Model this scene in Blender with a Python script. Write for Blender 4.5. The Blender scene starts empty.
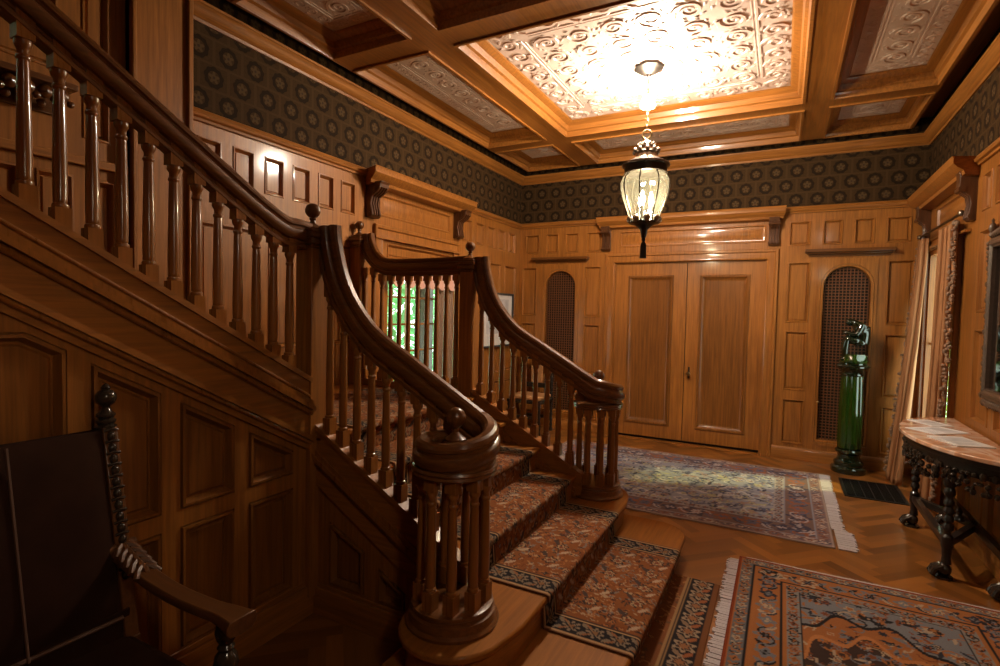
import bpy, bmesh, math, random
import numpy as np
from math import pi, sin, cos, radians, sqrt, atan2
from mathutils import Vector, Matrix
from mathutils.geometry import tessellate_polygon

random.seed(7)
C = bpy.context.scene.collection
V = Vector

# ------------------------------------------------------------------ node helpers
class NT:
    def __init__(s, name):
        s.m = bpy.data.materials.new(name); s.m.use_nodes = True
        s.t = s.m.node_tree; s.t.nodes.clear()
        s.out = s.t.nodes.new('ShaderNodeOutputMaterial')
    def n(s, typ, **kw):
        nd = s.t.nodes.new(typ)
        for k, v in kw.items():
            if k.startswith('i_'):
                nd.inputs[k[2:].replace('_', ' ')].default_value = v
            else: setattr(nd, k, v)
        return nd
    def l(s, a, b): s.t.links.new(a, b)
    def math(s, op, a, b=None, c=None):
        nd = s.t.nodes.new('ShaderNodeMath'); nd.operation = op
        for i, x in enumerate((a, b, c)):
            if x is None: continue
            if isinstance(x, (int, float)): nd.inputs[i].default_value = x
            else: s.l(x, nd.inputs[i])
        return nd.outputs[0]
    def ramp(s, fac, stops):
        nd = s.t.nodes.new('ShaderNodeValToRGB')
        while len(nd.color_ramp.elements) < len(stops): nd.color_ramp.elements.new(.5)
        for e, (p, c) in zip(nd.color_ramp.elements, stops):
            e.position = p; e.color = (*c, 1)
        s.l(fac, nd.inputs[0]); return nd.outputs[0]
    def mix(s, fac, a, b):
        nd = s.t.nodes.new('ShaderNodeMix'); nd.data_type = 'RGBA'
        for sock, x in ((nd.inputs[0], fac), (nd.inputs[6], a), (nd.inputs[7], b)):
            if isinstance(x, (int, float)): sock.default_value = x
            elif isinstance(x, tuple): sock.default_value = (*x, 1)
            else: s.l(x, sock)
        return nd.outputs[2]
    def bsdf(s, **kw):
        b = s.n('ShaderNodeBsdfPrincipled'); s.l(b.outputs[0], s.out.inputs[0])
        for k, v in kw.items():
            k = k.replace('_', ' ')
            if isinstance(v, (int, float)): b.inputs[k].default_value = v
            elif isinstance(v, tuple): b.inputs[k].default_value = (*v, 1)
            else: s.l(v, b.inputs[k])
        return b
    def bump(s, h, b, strength=.2, dist=.01):
        nd = s.n('ShaderNodeBump'); nd.inputs['Strength'].default_value = strength
        nd.inputs['Distance'].default_value = dist
        s.l(h, nd.inputs['Height']); s.l(nd.outputs[0], b.inputs['Normal'])

def wood(name, dark, light, axis='z', rough=.3, spec=.25, fine=1.0, coat=.42):
    t = NT(name)
    tc = t.n('ShaderNodeTexCoord'); mp = t.n('ShaderNodeMapping')
    sc = {'x': (1.6, 34, 34), 'y': (34, 1.6, 34), 'z': (34, 34, 1.6)}[axis]
    mp.inputs['Scale'].default_value = [a * fine for a in sc]
    t.l(tc.outputs['Object'], mp.inputs[0])
    n1 = t.n('ShaderNodeTexNoise', i_Scale=1.6, i_Detail=6.0, i_Roughness=.62, i_Distortion=.35)
    t.l(mp.outputs[0], n1.inputs[0])
    n2 = t.n('ShaderNodeTexNoise', i_Scale=1.1, i_Detail=2.0)
    t.l(tc.outputs['Object'], n2.inputs[0])
    f = t.math('ADD', t.math('MULTIPLY', n1.outputs[0], .75), t.math('MULTIPLY', n2.outputs[0], .35))
    col = t.ramp(f, [(.32, dark), (.75, light)])
    r = t.math('MULTIPLY_ADD', n1.outputs[0], .14, rough + .08)
    b = t.bsdf(Base_Color=col, Roughness=r, Specular_IOR_Level=spec, Coat_Weight=coat, Coat_Roughness=.11)
    t.bump(n1.outputs[0], b, .06, .003)
    return t.m

def plain(name, col, rough=.5, metal=0., spec=.5, noise=.0, nscale=20, bump=0., coat=0.):
    t = NT(name)
    tc = t.n('ShaderNodeTexCoord')
    n1 = t.n('ShaderNodeTexNoise', i_Scale=float(nscale), i_Detail=5.0)
    t.l(tc.outputs['Object'], n1.inputs[0])
    c = t.mix(n1.outputs[0], tuple(x * (1 - noise) for x in col), tuple(min(1, x * (1 + noise)) for x in col))
    b = t.bsdf(Base_Color=c, Roughness=rough, Metallic=metal, Specular_IOR_Level=spec, Coat_Weight=coat, Coat_Roughness=.08)
    if bump: t.bump(n1.outputs[0], b, bump, .01)
    return t.m

def painted(name, rough=.9, spec=.1, nscale=220, bump=.3):
    t = NT(name)
    at = t.n('ShaderNodeAttribute', attribute_name='Col')
    tc = t.n('ShaderNodeTexCoord')
    n1 = t.n('ShaderNodeTexNoise', i_Scale=float(nscale), i_Detail=3.0)
    t.l(tc.outputs['Object'], n1.inputs[0])
    hs = t.n('ShaderNodeHueSaturation'); t.l(at.outputs[0], hs.inputs['Color'])
    t.l(t.math('MULTIPLY_ADD', n1.outputs[0], .5, .75), hs.inputs['Value'])
    b = t.bsdf(Base_Color=hs.outputs[0], Roughness=rough, Specular_IOR_Level=spec)
    t.bump(n1.outputs[0], b, bump, .004)
    return t.m

def srgb(r, g, b):
    f = lambda c: (c / 255 / 12.92) if c <= 10 else ((c / 255 + .055) / 1.055) ** 2.4
    return (f(r), f(g), f(b))

OD, OL = (.135, .045, .0085), (.360, .130, .023)         # oak wainscot
SD, SL = (.120, .040, .0075), (.320, .112, .019)          # staircase oak
M = {}
for ax in 'xyz':
    M['oak_' + ax] = wood('oak_' + ax, OD, OL, ax, .27)
    M['stair_' + ax] = wood('stair_oak_' + ax, SD, SL, ax, .27)
    M['dark_' + ax] = wood('dark_oak_' + ax, (.055, .018, .0048), (.165, .055, .011), ax, .18, coat=.6)
    M['ebony_' + ax] = wood('blackened_wood_' + ax, (.006, .004, .003), (.022, .013, .009), ax, .30)
M['baluster'] = wood('baluster_oak', (.115, .038, .007), (.270, .092, .015), 'z', .14, coat=.6)
M['figured'] = wood('figured_oak', (.085, .028, .005), (.225, .078, .0125), 'z', .25)
M['bracket_shaded'] = wood('shaded_bracket_oak', (.032, .011, .004), (.095, .032, .009), 'z', .3)  # oak darkened so the brackets look as if in shade
M['tread'] = wood('tread_oak', (.145, .048, .0075), (.290, .102, .016), 'y', .36, spec=.10, coat=.12)
M['shadow'] = plain('dark_recess', (.012, .006, .003), .7)
M['plaster'] = plain('embossed_plaster', (.54, .385, .315), .42, noise=.22, nscale=6, bump=.05)
M['brass'] = plain('aged_brass', (.42, .30, .15), .28, 1., noise=.25, nscale=60)
M['bronze'] = plain('dark_bronze', (.045, .035, .028), .32, .9, noise=.3, nscale=80)
M['pewter'] = plain('pewter', (.30, .25, .20), .30, 1., noise=.3, nscale=70)
M['iron'] = plain('black_iron', (.012, .011, .010), .45, .6)
M['velvet'] = plain('brown_velvet', (.022, .009, .005), .9, spec=.05, noise=.4, nscale=12, bump=.1)
M['nail'] = plain('tarnished_nail', (.15, .08, .04), .4, .8)
M['curtain'] = plain('fawn_curtain', (.30, .128, .046), .75, noise=.12, nscale=40, bump=.1)
M['fringe'] = plain('tassel_fringe', (.20, .115, .07), .8, noise=.5, nscale=90, bump=.3)
M['bead'] = plain('brown_bead', (.09, .045, .025), .35)
M['valance'] = plain('pink_valance', (.55, .30, .24), .8, noise=.15, nscale=40)
M['green'] = plain('green_glaze', (.010, .032, .003), .10, noise=.55, nscale=9, coat=.8)
M['greendark'] = plain('dark_green_glaze', (.004, .010, .004), .08, noise=.5, nscale=12, coat=.8)
M['paper'] = plain('white_paper', (.72, .70, .70), .5)
M['print'] = plain('grey_print', (.45, .43, .44), .5, noise=.6, nscale=9)
M['mount'] = plain('pale_mount', (.62, .58, .55), .4)
M['ink'] = plain('dark_ink', (.03, .03, .035), .5)
M['fringe_white'] = plain('rug_fringe', (.40, .34, .335), .9, noise=.25, nscale=120, bump=.4)
M['white'] = plain('white_plastic', (.75, .73, .70), .4)
M['mirror'] = plain('mirror_silver', (.55, .55, .55), .03, 1.)
M['leaf'] = plain('leaf_green', (.20, .74, .26), .5, noise=.7, nscale=6)
M['leafy'] = plain('leaf_yellow_green', (.40, .62, .06), .5, noise=.6, nscale=5)
M['tan_seat'] = plain('tan_upholstery', (.33, .15, .05), .8, noise=.2, nscale=40)
M['grille'] = plain('brown_lattice', (.13, .046, .014), .4)
M['grilleback'] = plain('lattice_backing', (.010, .006, .004), .8)
M['wallside'] = plain('plain_wall', (.20, .10, .05), .7)
M['rug'] = painted('knotted_rug'); M['rug2'] = painted('faded_rug', nscale=160)

def marble():
    t = NT('pink_marble'); tc = t.n('ShaderNodeTexCoord')
    n = t.n('ShaderNodeTexNoise', i_Scale=5.0, i_Detail=8.0, i_Distortion=1.5); t.l(tc.outputs['Object'], n.inputs[0])
    c = t.ramp(n.outputs[0], [(.3, (.30, .12, .06)), (.5, (.52, .27, .15)), (.62, (.62, .45, .36)), (.75, (.40, .17, .08))])
    t.bsdf(Base_Color=c, Roughness=.12)
    return t.m
M['marble'] = marble()

def parquet():
    t = NT('herringbone_parquet')
    at = t.n('ShaderNodeAttribute', attribute_name='Col'); tc = t.n('ShaderNodeTexCoord')
    sep = t.n('ShaderNodeSeparateColor'); t.l(at.outputs[0], sep.inputs[0])
    mp = t.n('ShaderNodeMapping'); t.l(tc.outputs['UV'], mp.inputs[0]); mp.inputs['Scale'].default_value = (3, 40, 1)
    n = t.n('ShaderNodeTexNoise', i_Scale=1.0, i_Detail=5.0, i_Roughness=.6); t.l(mp.outputs[0], n.inputs[0])
    f = t.math('ADD', t.math('MULTIPLY', n.outputs[0], .45), t.math('MULTIPLY', sep.outputs[0], .62))
    c = t.ramp(f, [(.2, (.105, .034, .006)), (.85, (.275, .098, .018))])
    b = t.bsdf(Base_Color=c, Roughness=t.math('MULTIPLY_ADD', n.outputs[0], .15, .28), Specular_IOR_Level=.25, Coat_Weight=.25, Coat_Roughness=.14)
    t.bump(n.outputs[0], b, .06, .003)
    return t.m
M['parquet'] = parquet()

def wallpaper():
    t = NT('patterned_wallpaper')
    tc = t.n('ShaderNodeTexCoord'); sp = t.n('ShaderNodeSeparateXYZ'); t.l(tc.outputs['UV'], sp.inputs[0])
    pu, pv = .200, .157
    v = t.math('DIVIDE', sp.outputs[1], pv); row = t.math('FLOOR', v)
    u = t.math('ADD', t.math('DIVIDE', sp.outputs[0], pu), t.math('MULTIPLY', t.math('MODULO', row, 2.), .5))
    fu = t.math('MULTIPLY', t.math('SUBTRACT', t.math('FRACT', u), .5), pu)
    fv = t.math('MULTIPLY', t.math('SUBTRACT', t.math('FRACT', v), .5), pv)
    d = t.math('SQRT', t.math('ADD', t.math('MULTIPLY', fu, fu), t.math('MULTIPLY', fv, fv)))
    th = t.math('ARCTAN2', fv, fu)
    pet = t.math('MULTIPLY_ADD', t.math('SINE', t.math('MULTIPLY', th, 5.)), .010, .028)
    flower = t.math('LESS_THAN', d, pet)
    core = t.math('LESS_THAN', d, .009)
    ringo = t.math('MULTIPLY_ADD', t.math('SINE', t.math('MULTIPLY', th, 9.)), .003, .066)
    ring = t.math('MULTIPLY', t.math('LESS_THAN', d, ringo), t.math('GREATER_THAN', d, .040))
    edge = t.math('GREATER_THAN', t.math('ABSOLUTE', fu), .090)
    edge2 = t.math('GREATER_THAN', t.math('ABSOLUTE', fv), .071)
    n = t.n('ShaderNodeTexNoise', i_Scale=70.0, i_Detail=3.0); t.l(tc.outputs['UV'], n.inputs[0])
    base = t.mix(n.outputs[0], (.030, .0150, .0062), (.050, .0262, .0105))
    c = t.mix(t.math('MULTIPLY', t.math('MAXIMUM', edge, edge2), .65), base, (.056, .030, .0128))
    c = t.mix(ring, c, (.018, .0100, .0055))
    c = t.mix(flower, c, (.070, .040, .018))
    c = t.mix(core, c, (.04, .024, .014))
    b = t.bsdf(Base_Color=c, Roughness=.7, Specular_IOR_Level=.04)
    t.bump(n.outputs[0], b, .3, .003)
    return t.m
M['wallpaper'] = wallpaper()

def glass(name, tint=(1, 1, 1), refl=.12):
    t = NT(name)
    tr = t.n('ShaderNodeBsdfTransparent'); tr.inputs[0].default_value = (*tint, 1)
    gl = t.n('ShaderNodeBsdfGlossy'); gl.inputs['Roughness'].default_value = .03
    fr = t.n('ShaderNodeFresnel'); fr.inputs[0].default_value = 1.45
    mx = t.n('ShaderNodeMixShader')
    t.l(t.math('MULTIPLY_ADD', fr.outputs[0], min(.9, refl * 1.8), refl * .2), mx.inputs[0])
    t.l(tr.outputs[0], mx.inputs[1]); t.l(gl.outputs[0], mx.inputs[2]); t.l(mx.outputs[0], t.out.inputs[0])
    return t.m
M['glass'] = glass('window_glass', (.97, 1, .97), .08)
M['lampglass'] = glass('lantern_glass', (.95, .94, .78), .4)
_t = M['lampglass'].node_tree; _mx = [n for n in _t.nodes if n.type == 'MIX_SHADER'][0]
_tl = _t.nodes.new('ShaderNodeBsdfTranslucent'); _tl.inputs[0].default_value = (.80, .78, .55, 1)
_m2 = _t.nodes.new('ShaderNodeMixShader'); _m2.inputs[0].default_value = .018
_o = [n for n in _t.nodes if n.type == 'OUTPUT_MATERIAL'][0]
_t.links.new(_mx.outputs[0], _m2.inputs[1]); _t.links.new(_tl.outputs[0], _m2.inputs[2]); _t.links.new(_m2.outputs[0], _o.inputs[0])
M['bellglass'] = glass('smoke_bell_glass', (1, 1, .98), .1)

def emit(name, col, s):
    t = NT(name); e = t.n('ShaderNodeEmission'); e.inputs[0].default_value = (*col, 1); e.inputs[1].default_value = s
    t.l(e.outputs[0], t.out.inputs[0]); return t.m
M['bulb'] = emit('lit_bulb', (1, .90, .74), 60)

# ------------------------------------------------------------------ mesh builder
def wloc(o):
    p = V((0, 0, 0))
    while o is not None:
        p += o.location; o = o.parent
    return p

class MB:
    def __init__(s): s.v = []; s.f = []
    def add(s, vs, fs):
        b = len(s.v); s.v += [tuple(p) for p in vs]; s.f += [tuple(i + b for i in f) for f in fs]; return s
    def box(s, x0, x1, y0, y1, z0, z1):
        return s.add([(x0, y0, z0), (x1, y0, z0), (x1, y1, z0), (x0, y1, z0), (x0, y0, z1), (x1, y0, z1), (x1, y1, z1), (x0, y1, z1)],
                     [(0, 3, 2, 1), (4, 5, 6, 7), (0, 1, 5, 4), (1, 2, 6, 5), (2, 3, 7, 6), (3, 0, 4, 7)])
    def lathe(s, prof, c=(0, 0, 0), n=16, mod=None, sx=1, sy=1):
        k = len(prof); vs = []
        for j in range(n):
            a = 2 * pi * j / n
            for (r, z) in prof:
                rr = r * (mod(a, z) if mod else 1)
                vs.append((c[0] + rr * cos(a) * sx, c[1] + rr * sin(a) * sy, c[2] + z))
        fs = []
        for j in range(n):
            a, b = j * k, ((j + 1) % n) * k
            for i in range(k - 1): fs.append((a + i, b + i, b + i + 1, a + i + 1))
        fs.append(tuple(j * k for j in range(n))[::-1]); fs.append(tuple(j * k + k - 1 for j in range(n)))
        return s.add(vs, fs)
    def sweep(s, prof, path, sides=None, ups=None, closed=False, scale=None, caps=True):
        P = [V(p) for p in path]; n = len(P); k = len(prof); vs = []
        for i in range(n):
            if closed: T = P[(i + 1) % n] - P[i - 1]
            else: T = P[min(i + 1, n - 1)] - P[max(i - 1, 0)]
            T.normalize()
            if sides: S = V(sides[i] if isinstance(sides, list) else sides)
            else:
                S = T.cross(V((0, 0, 1)))
                S = S.normalized() if S.length > 1e-4 else V((1, 0, 0))
            U = V(ups) if ups is not None else S.cross(T).normalized()
            q = scale[i] if scale else 1
            for (a, b) in prof: vs.append(P[i] + S * a * q + U * b * q)
        fs = []
        for i in range(n if closed else n - 1):
            a, b = i * k, ((i + 1) % n) * k
            for j in range(k): fs.append((a + j, a + (j + 1) % k, b + (j + 1) % k, b + j))
        if not closed and caps:
            fs.append(tuple(range(k))[::-1]); fs.append(tuple((n - 1) * k + j for j in range(k)))
        return s.add(vs, fs)
    def tube(s, path, r, n=8, closed=False, scale=None, flat=1.):
        prof = [(r * cos(2 * pi * j / n), r * flat * sin(2 * pi * j / n)) for j in range(n)]
        P = [V(p) for p in path]
        # rotation minimising frame
        m = len(P); sides = []
        prev = None
        for i in range(m):
            T = (P[(i + 1) % m] - P[i - 1]) if closed else (P[min(i + 1, m - 1)] - P[max(i - 1, 0)])
            T.normalize()
            if prev is None:
                S = T.cross(V((0, 0, 1)))
                if S.length < 1e-3: S = T.cross(V((1, 0, 0)))
            else: S = prev - T * prev.dot(T)
            S.normalize(); prev = S; sides.append(S)
        return s.sweep(prof, path, sides=sides, closed=closed, scale=scale)
    def ball(s, c, r, n=12, m=8, sx=1, sy=1, sz=1):
        prof = [(r * sin(pi * i / m) if 0 < i < m else 1e-4, -r * cos(pi * i / m) * sz) for i in range(m + 1)]
        return s.lathe(prof, c, n, sx=sx, sy=sy)
    def prism(s, poly, to3d, h0, h1):
        n = len(poly)
        vs = [to3d(u, v, h0) for u, v in poly] + [to3d(u, v, h1) for u, v in poly]
        fs = [tuple(range(n))[::-1], tuple(range(n, 2 * n))] + [(i, (i + 1) % n, n + (i + 1) % n, n + i) for i in range(n)]
        return s.add(vs, fs)
    def face(s, outer, holes, to3d, h):
        loops = [[V((u, v, 0)) for u, v in L] for L in [outer] + list(holes)]
        flat = [p for L in loops for p in L]
        tri = tessellate_polygon(loops)
        return s.add([to3d(p.x, p.y, h) for p in flat], [tuple(t) for t in tri])
    def rim(s, poly, to3d, h0, h1):
        n = len(poly)
        return s.add([to3d(u, v, h0) for u, v in poly] + [to3d(u, v, h1) for u, v in poly],
                     [(i, (i + 1) % n, n + (i + 1) % n, n + i) for i in range(n)])
    def plate(s, outer, holes, to3d, h0, h1):
        s.face(outer, holes, to3d, h0); s.face(outer, holes, to3d, h1)
        for L in [outer] + list(holes): s.rim(L, to3d, h0, h1)
        return s
    def panel(s, poly, prof, to3d, cap=True):
        a = sum(poly[i][0] * poly[(i + 1) % len(poly)][1] - poly[(i + 1) % len(poly)][0] * poly[i][1] for i in range(len(poly)))
        if a < 0: poly = poly[::-1]
        n = len(poly); vs = []
        for d, h in prof:
            for (u, v) in inset(poly, d): vs.append(to3d(u, v, h))
        fs = []
        for j in range(len(prof) - 1):
            for i in range(n): fs.append((j * n + i, j * n + (i + 1) % n, (j + 1) * n + (i + 1) % n, (j + 1) * n + i))
        if cap: fs.append(tuple((len(prof) - 1) * n + i for i in range(n)))
        return s.add(vs, fs)
    def build(s, name, mat, parent=None, bev=0, origin=None, smooth=35, sub=0):
        o0 = V(origin) if origin is not None else (wloc(parent) if parent is not None else V((0, 0, 0)))
        me = bpy.data.meshes.new(name)
        me.from_pydata([(p[0] - o0.x, p[1] - o0.y, p[2] - o0.z) for p in s.v], [], s.f)
        bm = bmesh.new(); bm.from_mesh(me)
        bmesh.ops.recalc_face_normals(bm, faces=bm.faces); bm.to_mesh(me); bm.free()
        me.materials.append(mat)
        if smooth:
            me.polygons.foreach_set('use_smooth', [True] * len(me.polygons))
            me.set_sharp_from_angle(angle=radians(smooth))
        ob = bpy.data.objects.new(name, me); C.objects.link(ob)
        if parent is not None:
            ob.parent = parent; ob.location = o0 - wloc(parent)
        else: ob.location = o0
        if bev:
            md = ob.modifiers.new('bevel', 'BEVEL'); md.width = bev; md.segments = 2; md.limit_method = 'ANGLE'; md.angle_limit = radians(40)
            md.harden_normals = False
        if sub:
            md = ob.modifiers.new('subdivision', 'SUBSURF'); md.levels = sub; md.render_levels = sub
        return ob

def inset(poly, d):
    n = len(poly); out = []
    for i in range(n):
        p0, p1, p2 = V(poly[i - 1]), V(poly[i]), V(poly[(i + 1) % n])
        e1, e2 = (p1 - p0).normalized(), (p2 - p1).normalized()
        n1, n2 = V((-e1.y, e1.x)), V((-e2.y, e2.x))
        k = 1 + n1.dot(n2)
        q = p1 + (n1 + n2) * (d / max(k, .15))
        out.append((q.x, q.y))
    return out

def rect(a, b, c, d): return [(a, c), (b, c), (b, d), (a, d)]
def arch(a, b, c, d, n=14):
    r = (b - a) / 2; m = (a + b) / 2
    return [(a, c), (b, c)] + [(m + r * cos(pi * i / n), d - r + r * sin(pi * i / n)) for i in range(n + 1)]

def empty(name, loc, label=None, cat=None, group=None, parent=None, kind=None):
    o = bpy.data.objects.new(name, None); C.objects.link(o); o.empty_display_size = .1
    if parent is not None: o.parent = parent; o.location = V(loc) - wloc(parent)
    else: o.location = loc
    return tag(o, label, cat, group, kind)
def tag(o, label=None, cat=None, group=None, kind=None):
    if label: o['label'] = label
    if cat: o['category'] = cat
    if group: o['group'] = group
    if kind: o['kind'] = kind
    return o
def struct(o, label=None): o['kind'] = 'structure'; o.update_tag(); return tag(o, label)
def copy_tree(o, parent=None):
    c = o.copy(); C.objects.link(c)
    if parent is not None: c.parent = parent
    for ch in list(o.children): copy_tree(ch, c)
    return c
def catmull(pts, n=6):
    P = [V(p) for p in pts]; out = []
    for i in range(len(P) - 1):
        a, b, c, d = P[max(i - 1, 0)], P[i], P[i + 1], P[min(i + 2, len(P) - 1)]
        for k in range(n):
            t = k / n
            out.append(.5 * ((2 * b) + (c - a) * t + (2 * a - 5 * b + 4 * c - d) * t * t + (3 * b - a - 3 * c + d) * t ** 3))
    out.append(P[-1]); return out
def skin(name, verts, edges, radii, mat, parent, sub=2):
    o0 = wloc(parent) if parent is not None else V((0, 0, 0))
    me = bpy.data.meshes.new(name); me.from_pydata([V(v) - o0 for v in verts], edges, []); me.materials.append(mat)
    ob = bpy.data.objects.new(name, me); C.objects.link(ob); ob.parent = parent
    md = ob.modifiers.new('skin', 'SKIN'); md.use_smooth_shade = True
    for i, d in enumerate(me.skin_vertices[0].data):
        r = radii[i]; d.radius = (r, r) if not isinstance(r, tuple) else r; d.use_root = (i == 0)
    s2 = ob.modifiers.new('subdivision', 'SUBSURF'); s2.levels = sub; s2.render_levels = sub
    return ob

# ------------------------------------------------------------------ camera (solved from the photograph's vanishing points)
def camera():
    yaw, p, r = radians(27.92), radians(2.292), radians(1.2805)
    f = V((-sin(yaw), cos(yaw), 0)); rt = V((cos(yaw), sin(yaw), 0)); up = V((0, 0, 1))
    fw = f * cos(p) - up * sin(p); up2 = up * cos(p) + f * sin(p)
    rt3 = rt * cos(r) + up2 * sin(r); up3 = up2 * cos(r) - rt * sin(r)
    cd = bpy.data.cameras.new('camera'); cam = bpy.data.objects.new('camera', cd); C.objects.link(cam)
    m = Matrix.Identity(4)
    for i in range(3): m[i][0], m[i][1], m[i][2] = rt3[i], up3[i], -fw[i]
    m[0][3], m[1][3], m[2][3] = 0, 0, 1.55
    cam.matrix_world = m
    cd.sensor_width = 36; cd.lens = 533.6 / 1000 * 36; cd.clip_start = .05
    bpy.context.scene.camera = cam
camera()

# ================================================================== THE ROOM
YB, XL, XR, YR = 6.65, -3.24, 1.22, -3.2
XW, YW = -2.065, 1.925                     # faces of the panelled wall under the upper flight / lower flight
XN, YN, YF = -2.09, 1.94, 3.44             # rail planes
LAND = .912
ZB, ZP = 3.42, 3.545                       # beam soffits, coffer panels
T_back = lambda u, v, h: (u, YB - h, v)
T_left = lambda u, v, h: (XL + h, u, v)
T_right = lambda u, v, h: (XR - h, u, v)
T_rear = lambda u, v, h: (u, YR + h, v)
T_up = lambda u, v, h: (XW + h, u, v)
T_near = lambda u, v, h: (u, YW - h, v)
T_far = lambda u, v, h: (u, YF - .03 - h, v)
FLAT = [(0, 0), (.004, .007), (.012, .008), (.022, -.014), (.027, -.022), (.031, -.022), (.036, -.014)]
RAISED = [(0, 0), (.003, .006), (.013, .007), (.024, -.011), (.030, -.013), (.034, -.013), (.075, .000), (.08, .002)]
DOORP = [(0, 0), (.004, .006), (.020, .004), (.040, -.014), (.052, -.016), (.058, -.016)]

# floor: herringbone parquet, each block tinted on its own
def floor():
    w, L = .075, .375
    vs, fs, cols, uvs = [], [], [], []
    rnd = random.Random(3)
    k = int(round(L / w)); N = 110
    def cell(x, y, dx, dy):
        # blocks lie diagonally to the room, so the chevrons point along it
        q = [((p - r) * .7071 - 1.0, (p + r) * .7071 + 1.7) for p, r in ((x, y), (x + dx, y), (x + dx, y + dy), (x, y + dy))]
        cx, cy = sum(p[0] for p in q) / 4, sum(p[1] for p in q) / 4
        if not (-3.7 < cx < 1.5 and -3.5 < cy < 6.9): return
        b = len(vs); vs.extend([(p[0], p[1], 0) for p in q]); fs.append((b, b + 1, b + 2, b + 3))
        c = rnd.random(); cols.extend([c] * 4); o = rnd.random() * 40
        if dx > dy: uvs.extend([(o, o), (o + dx, o), (o + dx, o + dy), (o, o + dy)])
        else: uvs.extend([(o, o), (o, o + dx), (o + dy, o + dx), (o + dy, o)])
    for i in range(-N, N):
        for j in range(-N, N):
            t = (i - j) % (2 * k)
            if t == 0: cell(i * w, j * w, L, w)
            elif t == 2 * k - 1: cell(i * w, j * w, w, L)
    me = bpy.data.meshes.new('floor'); me.from_pydata(vs, [], fs)
    ca = me.color_attributes.new('Col', 'FLOAT_COLOR', 'CORNER')
    ca.data.foreach_set('color', np.repeat(np.array(cols), 4).astype(np.float32))
    uv = me.uv_layers.new(name='UVMap'); uv.data.foreach_set('uv', np.array(uvs, dtype=np.float32).ravel())
    me.materials.append(M['parquet'])
    o = bpy.data.objects.new('floor', me); C.objects.link(o); struct(o, 'herringbone oak parquet floor')
    sub = MB().box(-3.5, 1.5, -3.4, 6.8, -.12, -.004).build('subfloor', M['dark_x'], o)
floor()

def wall(name, T, outer, panels, wins, mat, prof=FLAT, back=-.12, label=None):
    mb = MB().face(outer, [p for p, _ in panels] + wins, T, 0)
    mb.plate(outer, wins, T, back, -.03)
    mb.rim(outer, T, -.03, 0)
    for w in wins: mb.rim(w, T, -.03, 0)
    o = struct(mb.build(name, mat), label)
    for p, pr in panels:
        MB().panel(p, pr or prof, T).build('panel', mat, o)
    return o

# --- back wall
def rows(pairs, z0, z1): return [(rect(a, b, z0, z1), None) for a, b in pairs]
CX = -1.03
mir = lambda a, b: (2 * CX - b, 2 * CX - a)
rt_top = [(.02, .225), (.335, .52), (.615, .797), (.89, 1.10)]
bp = rows(rt_top + [mir(*p) for p in rt_top], 2.335, 2.600)
for pr in ((.02, .24), (.915, 1.14)):
    for q in (pr, mir(*pr)):
        bp += rows([q], 1.50, 2.16) + rows([q], .76, 1.41) + rows([q], .17, .665)
bp += [(rect(-1.86, -.20, 2.385, 2.585), RAISED)]
door_hole = rect(-1.905, -.185, .0, 2.205)
gh = arch(.365, .785, .25, 2.105); gh2 = [(2 * CX - u, v) for u, v in gh][::-1]
wall_back = wall('wall_back', T_back, [(XL, 0), (-1.905, 0), (-1.905, 2.205), (-.185, 2.205), (-.185, 0), (XR, 0), (XR, 2.74), (XL, 2.74)],
                 bp, [gh, gh2], M['oak_z'])
for L in (gh, gh2):
    m = (min(p[0] for p in L) + max(p[0] for p in L)) / 2
    MB().panel(L, [(-.028, -.001), (-.024, .010), (-.006, .010), (.0, .004), (.004, -.02)], T_back, cap=False).build('arch_moulding', M['oak_z'], wall_back)
    g = MB(); r = .21
    for i in range(13):
        u = m - r + 2 * r * (i + .5) / 13
        top = 2.105 - r + sqrt(max(0, r * r - (u - m) ** 2))
        g.box(u - .004, u + .004, YB + .03, YB + .038, .25, top)
    for i in range(58):
        z = .262 + i * .0319
        hw = r if z < 2.105 - r else sqrt(max(0, r * r - (z - 2.105 + r) ** 2))
        if hw > .03: g.box(m - hw, m + hw, YB + .036, YB + .044, z - .004, z + .004)
    g.build('lattice', M['grille'], wall_back, smooth=0)
    MB().box(m - .24, m + .24, YB + .10, YB + .115, .2, 2.15).build('lattice_backing', M['grilleback'], wall_back)
    # door-like frame round the lattice and its little cornice shelf
    f = MB().plate(rect(m - .262, m + .262, .19, 2.19), [arch(m - .238, m + .238, .222, 2.133)], T_back, .0, .014)
    f.build('lattice_frame', M['oak_z'], wall_back, bev=.003)
    sh = MB().box(m - .36, m + .36, YB - .012, YB, 2.21, 2.235)
    sh.box(m - .375, m + .375, YB - .05, YB, 2.235, 2.252).box(m - .395, m + .395, YB - .085, YB, 2.252, 2.285)
    sh.build('cornice_shelf', M['dark_x'], wall_back, bev=.004)
    kx = m - .215 if m > 0 else m + .215
    MB().ball((kx, YB - .035, .66), .013).tube([(kx, YB - .035, .66), (kx, YB - .012, .66)], .006, 6).build('knob', M['brass'], wall_back)

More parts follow.
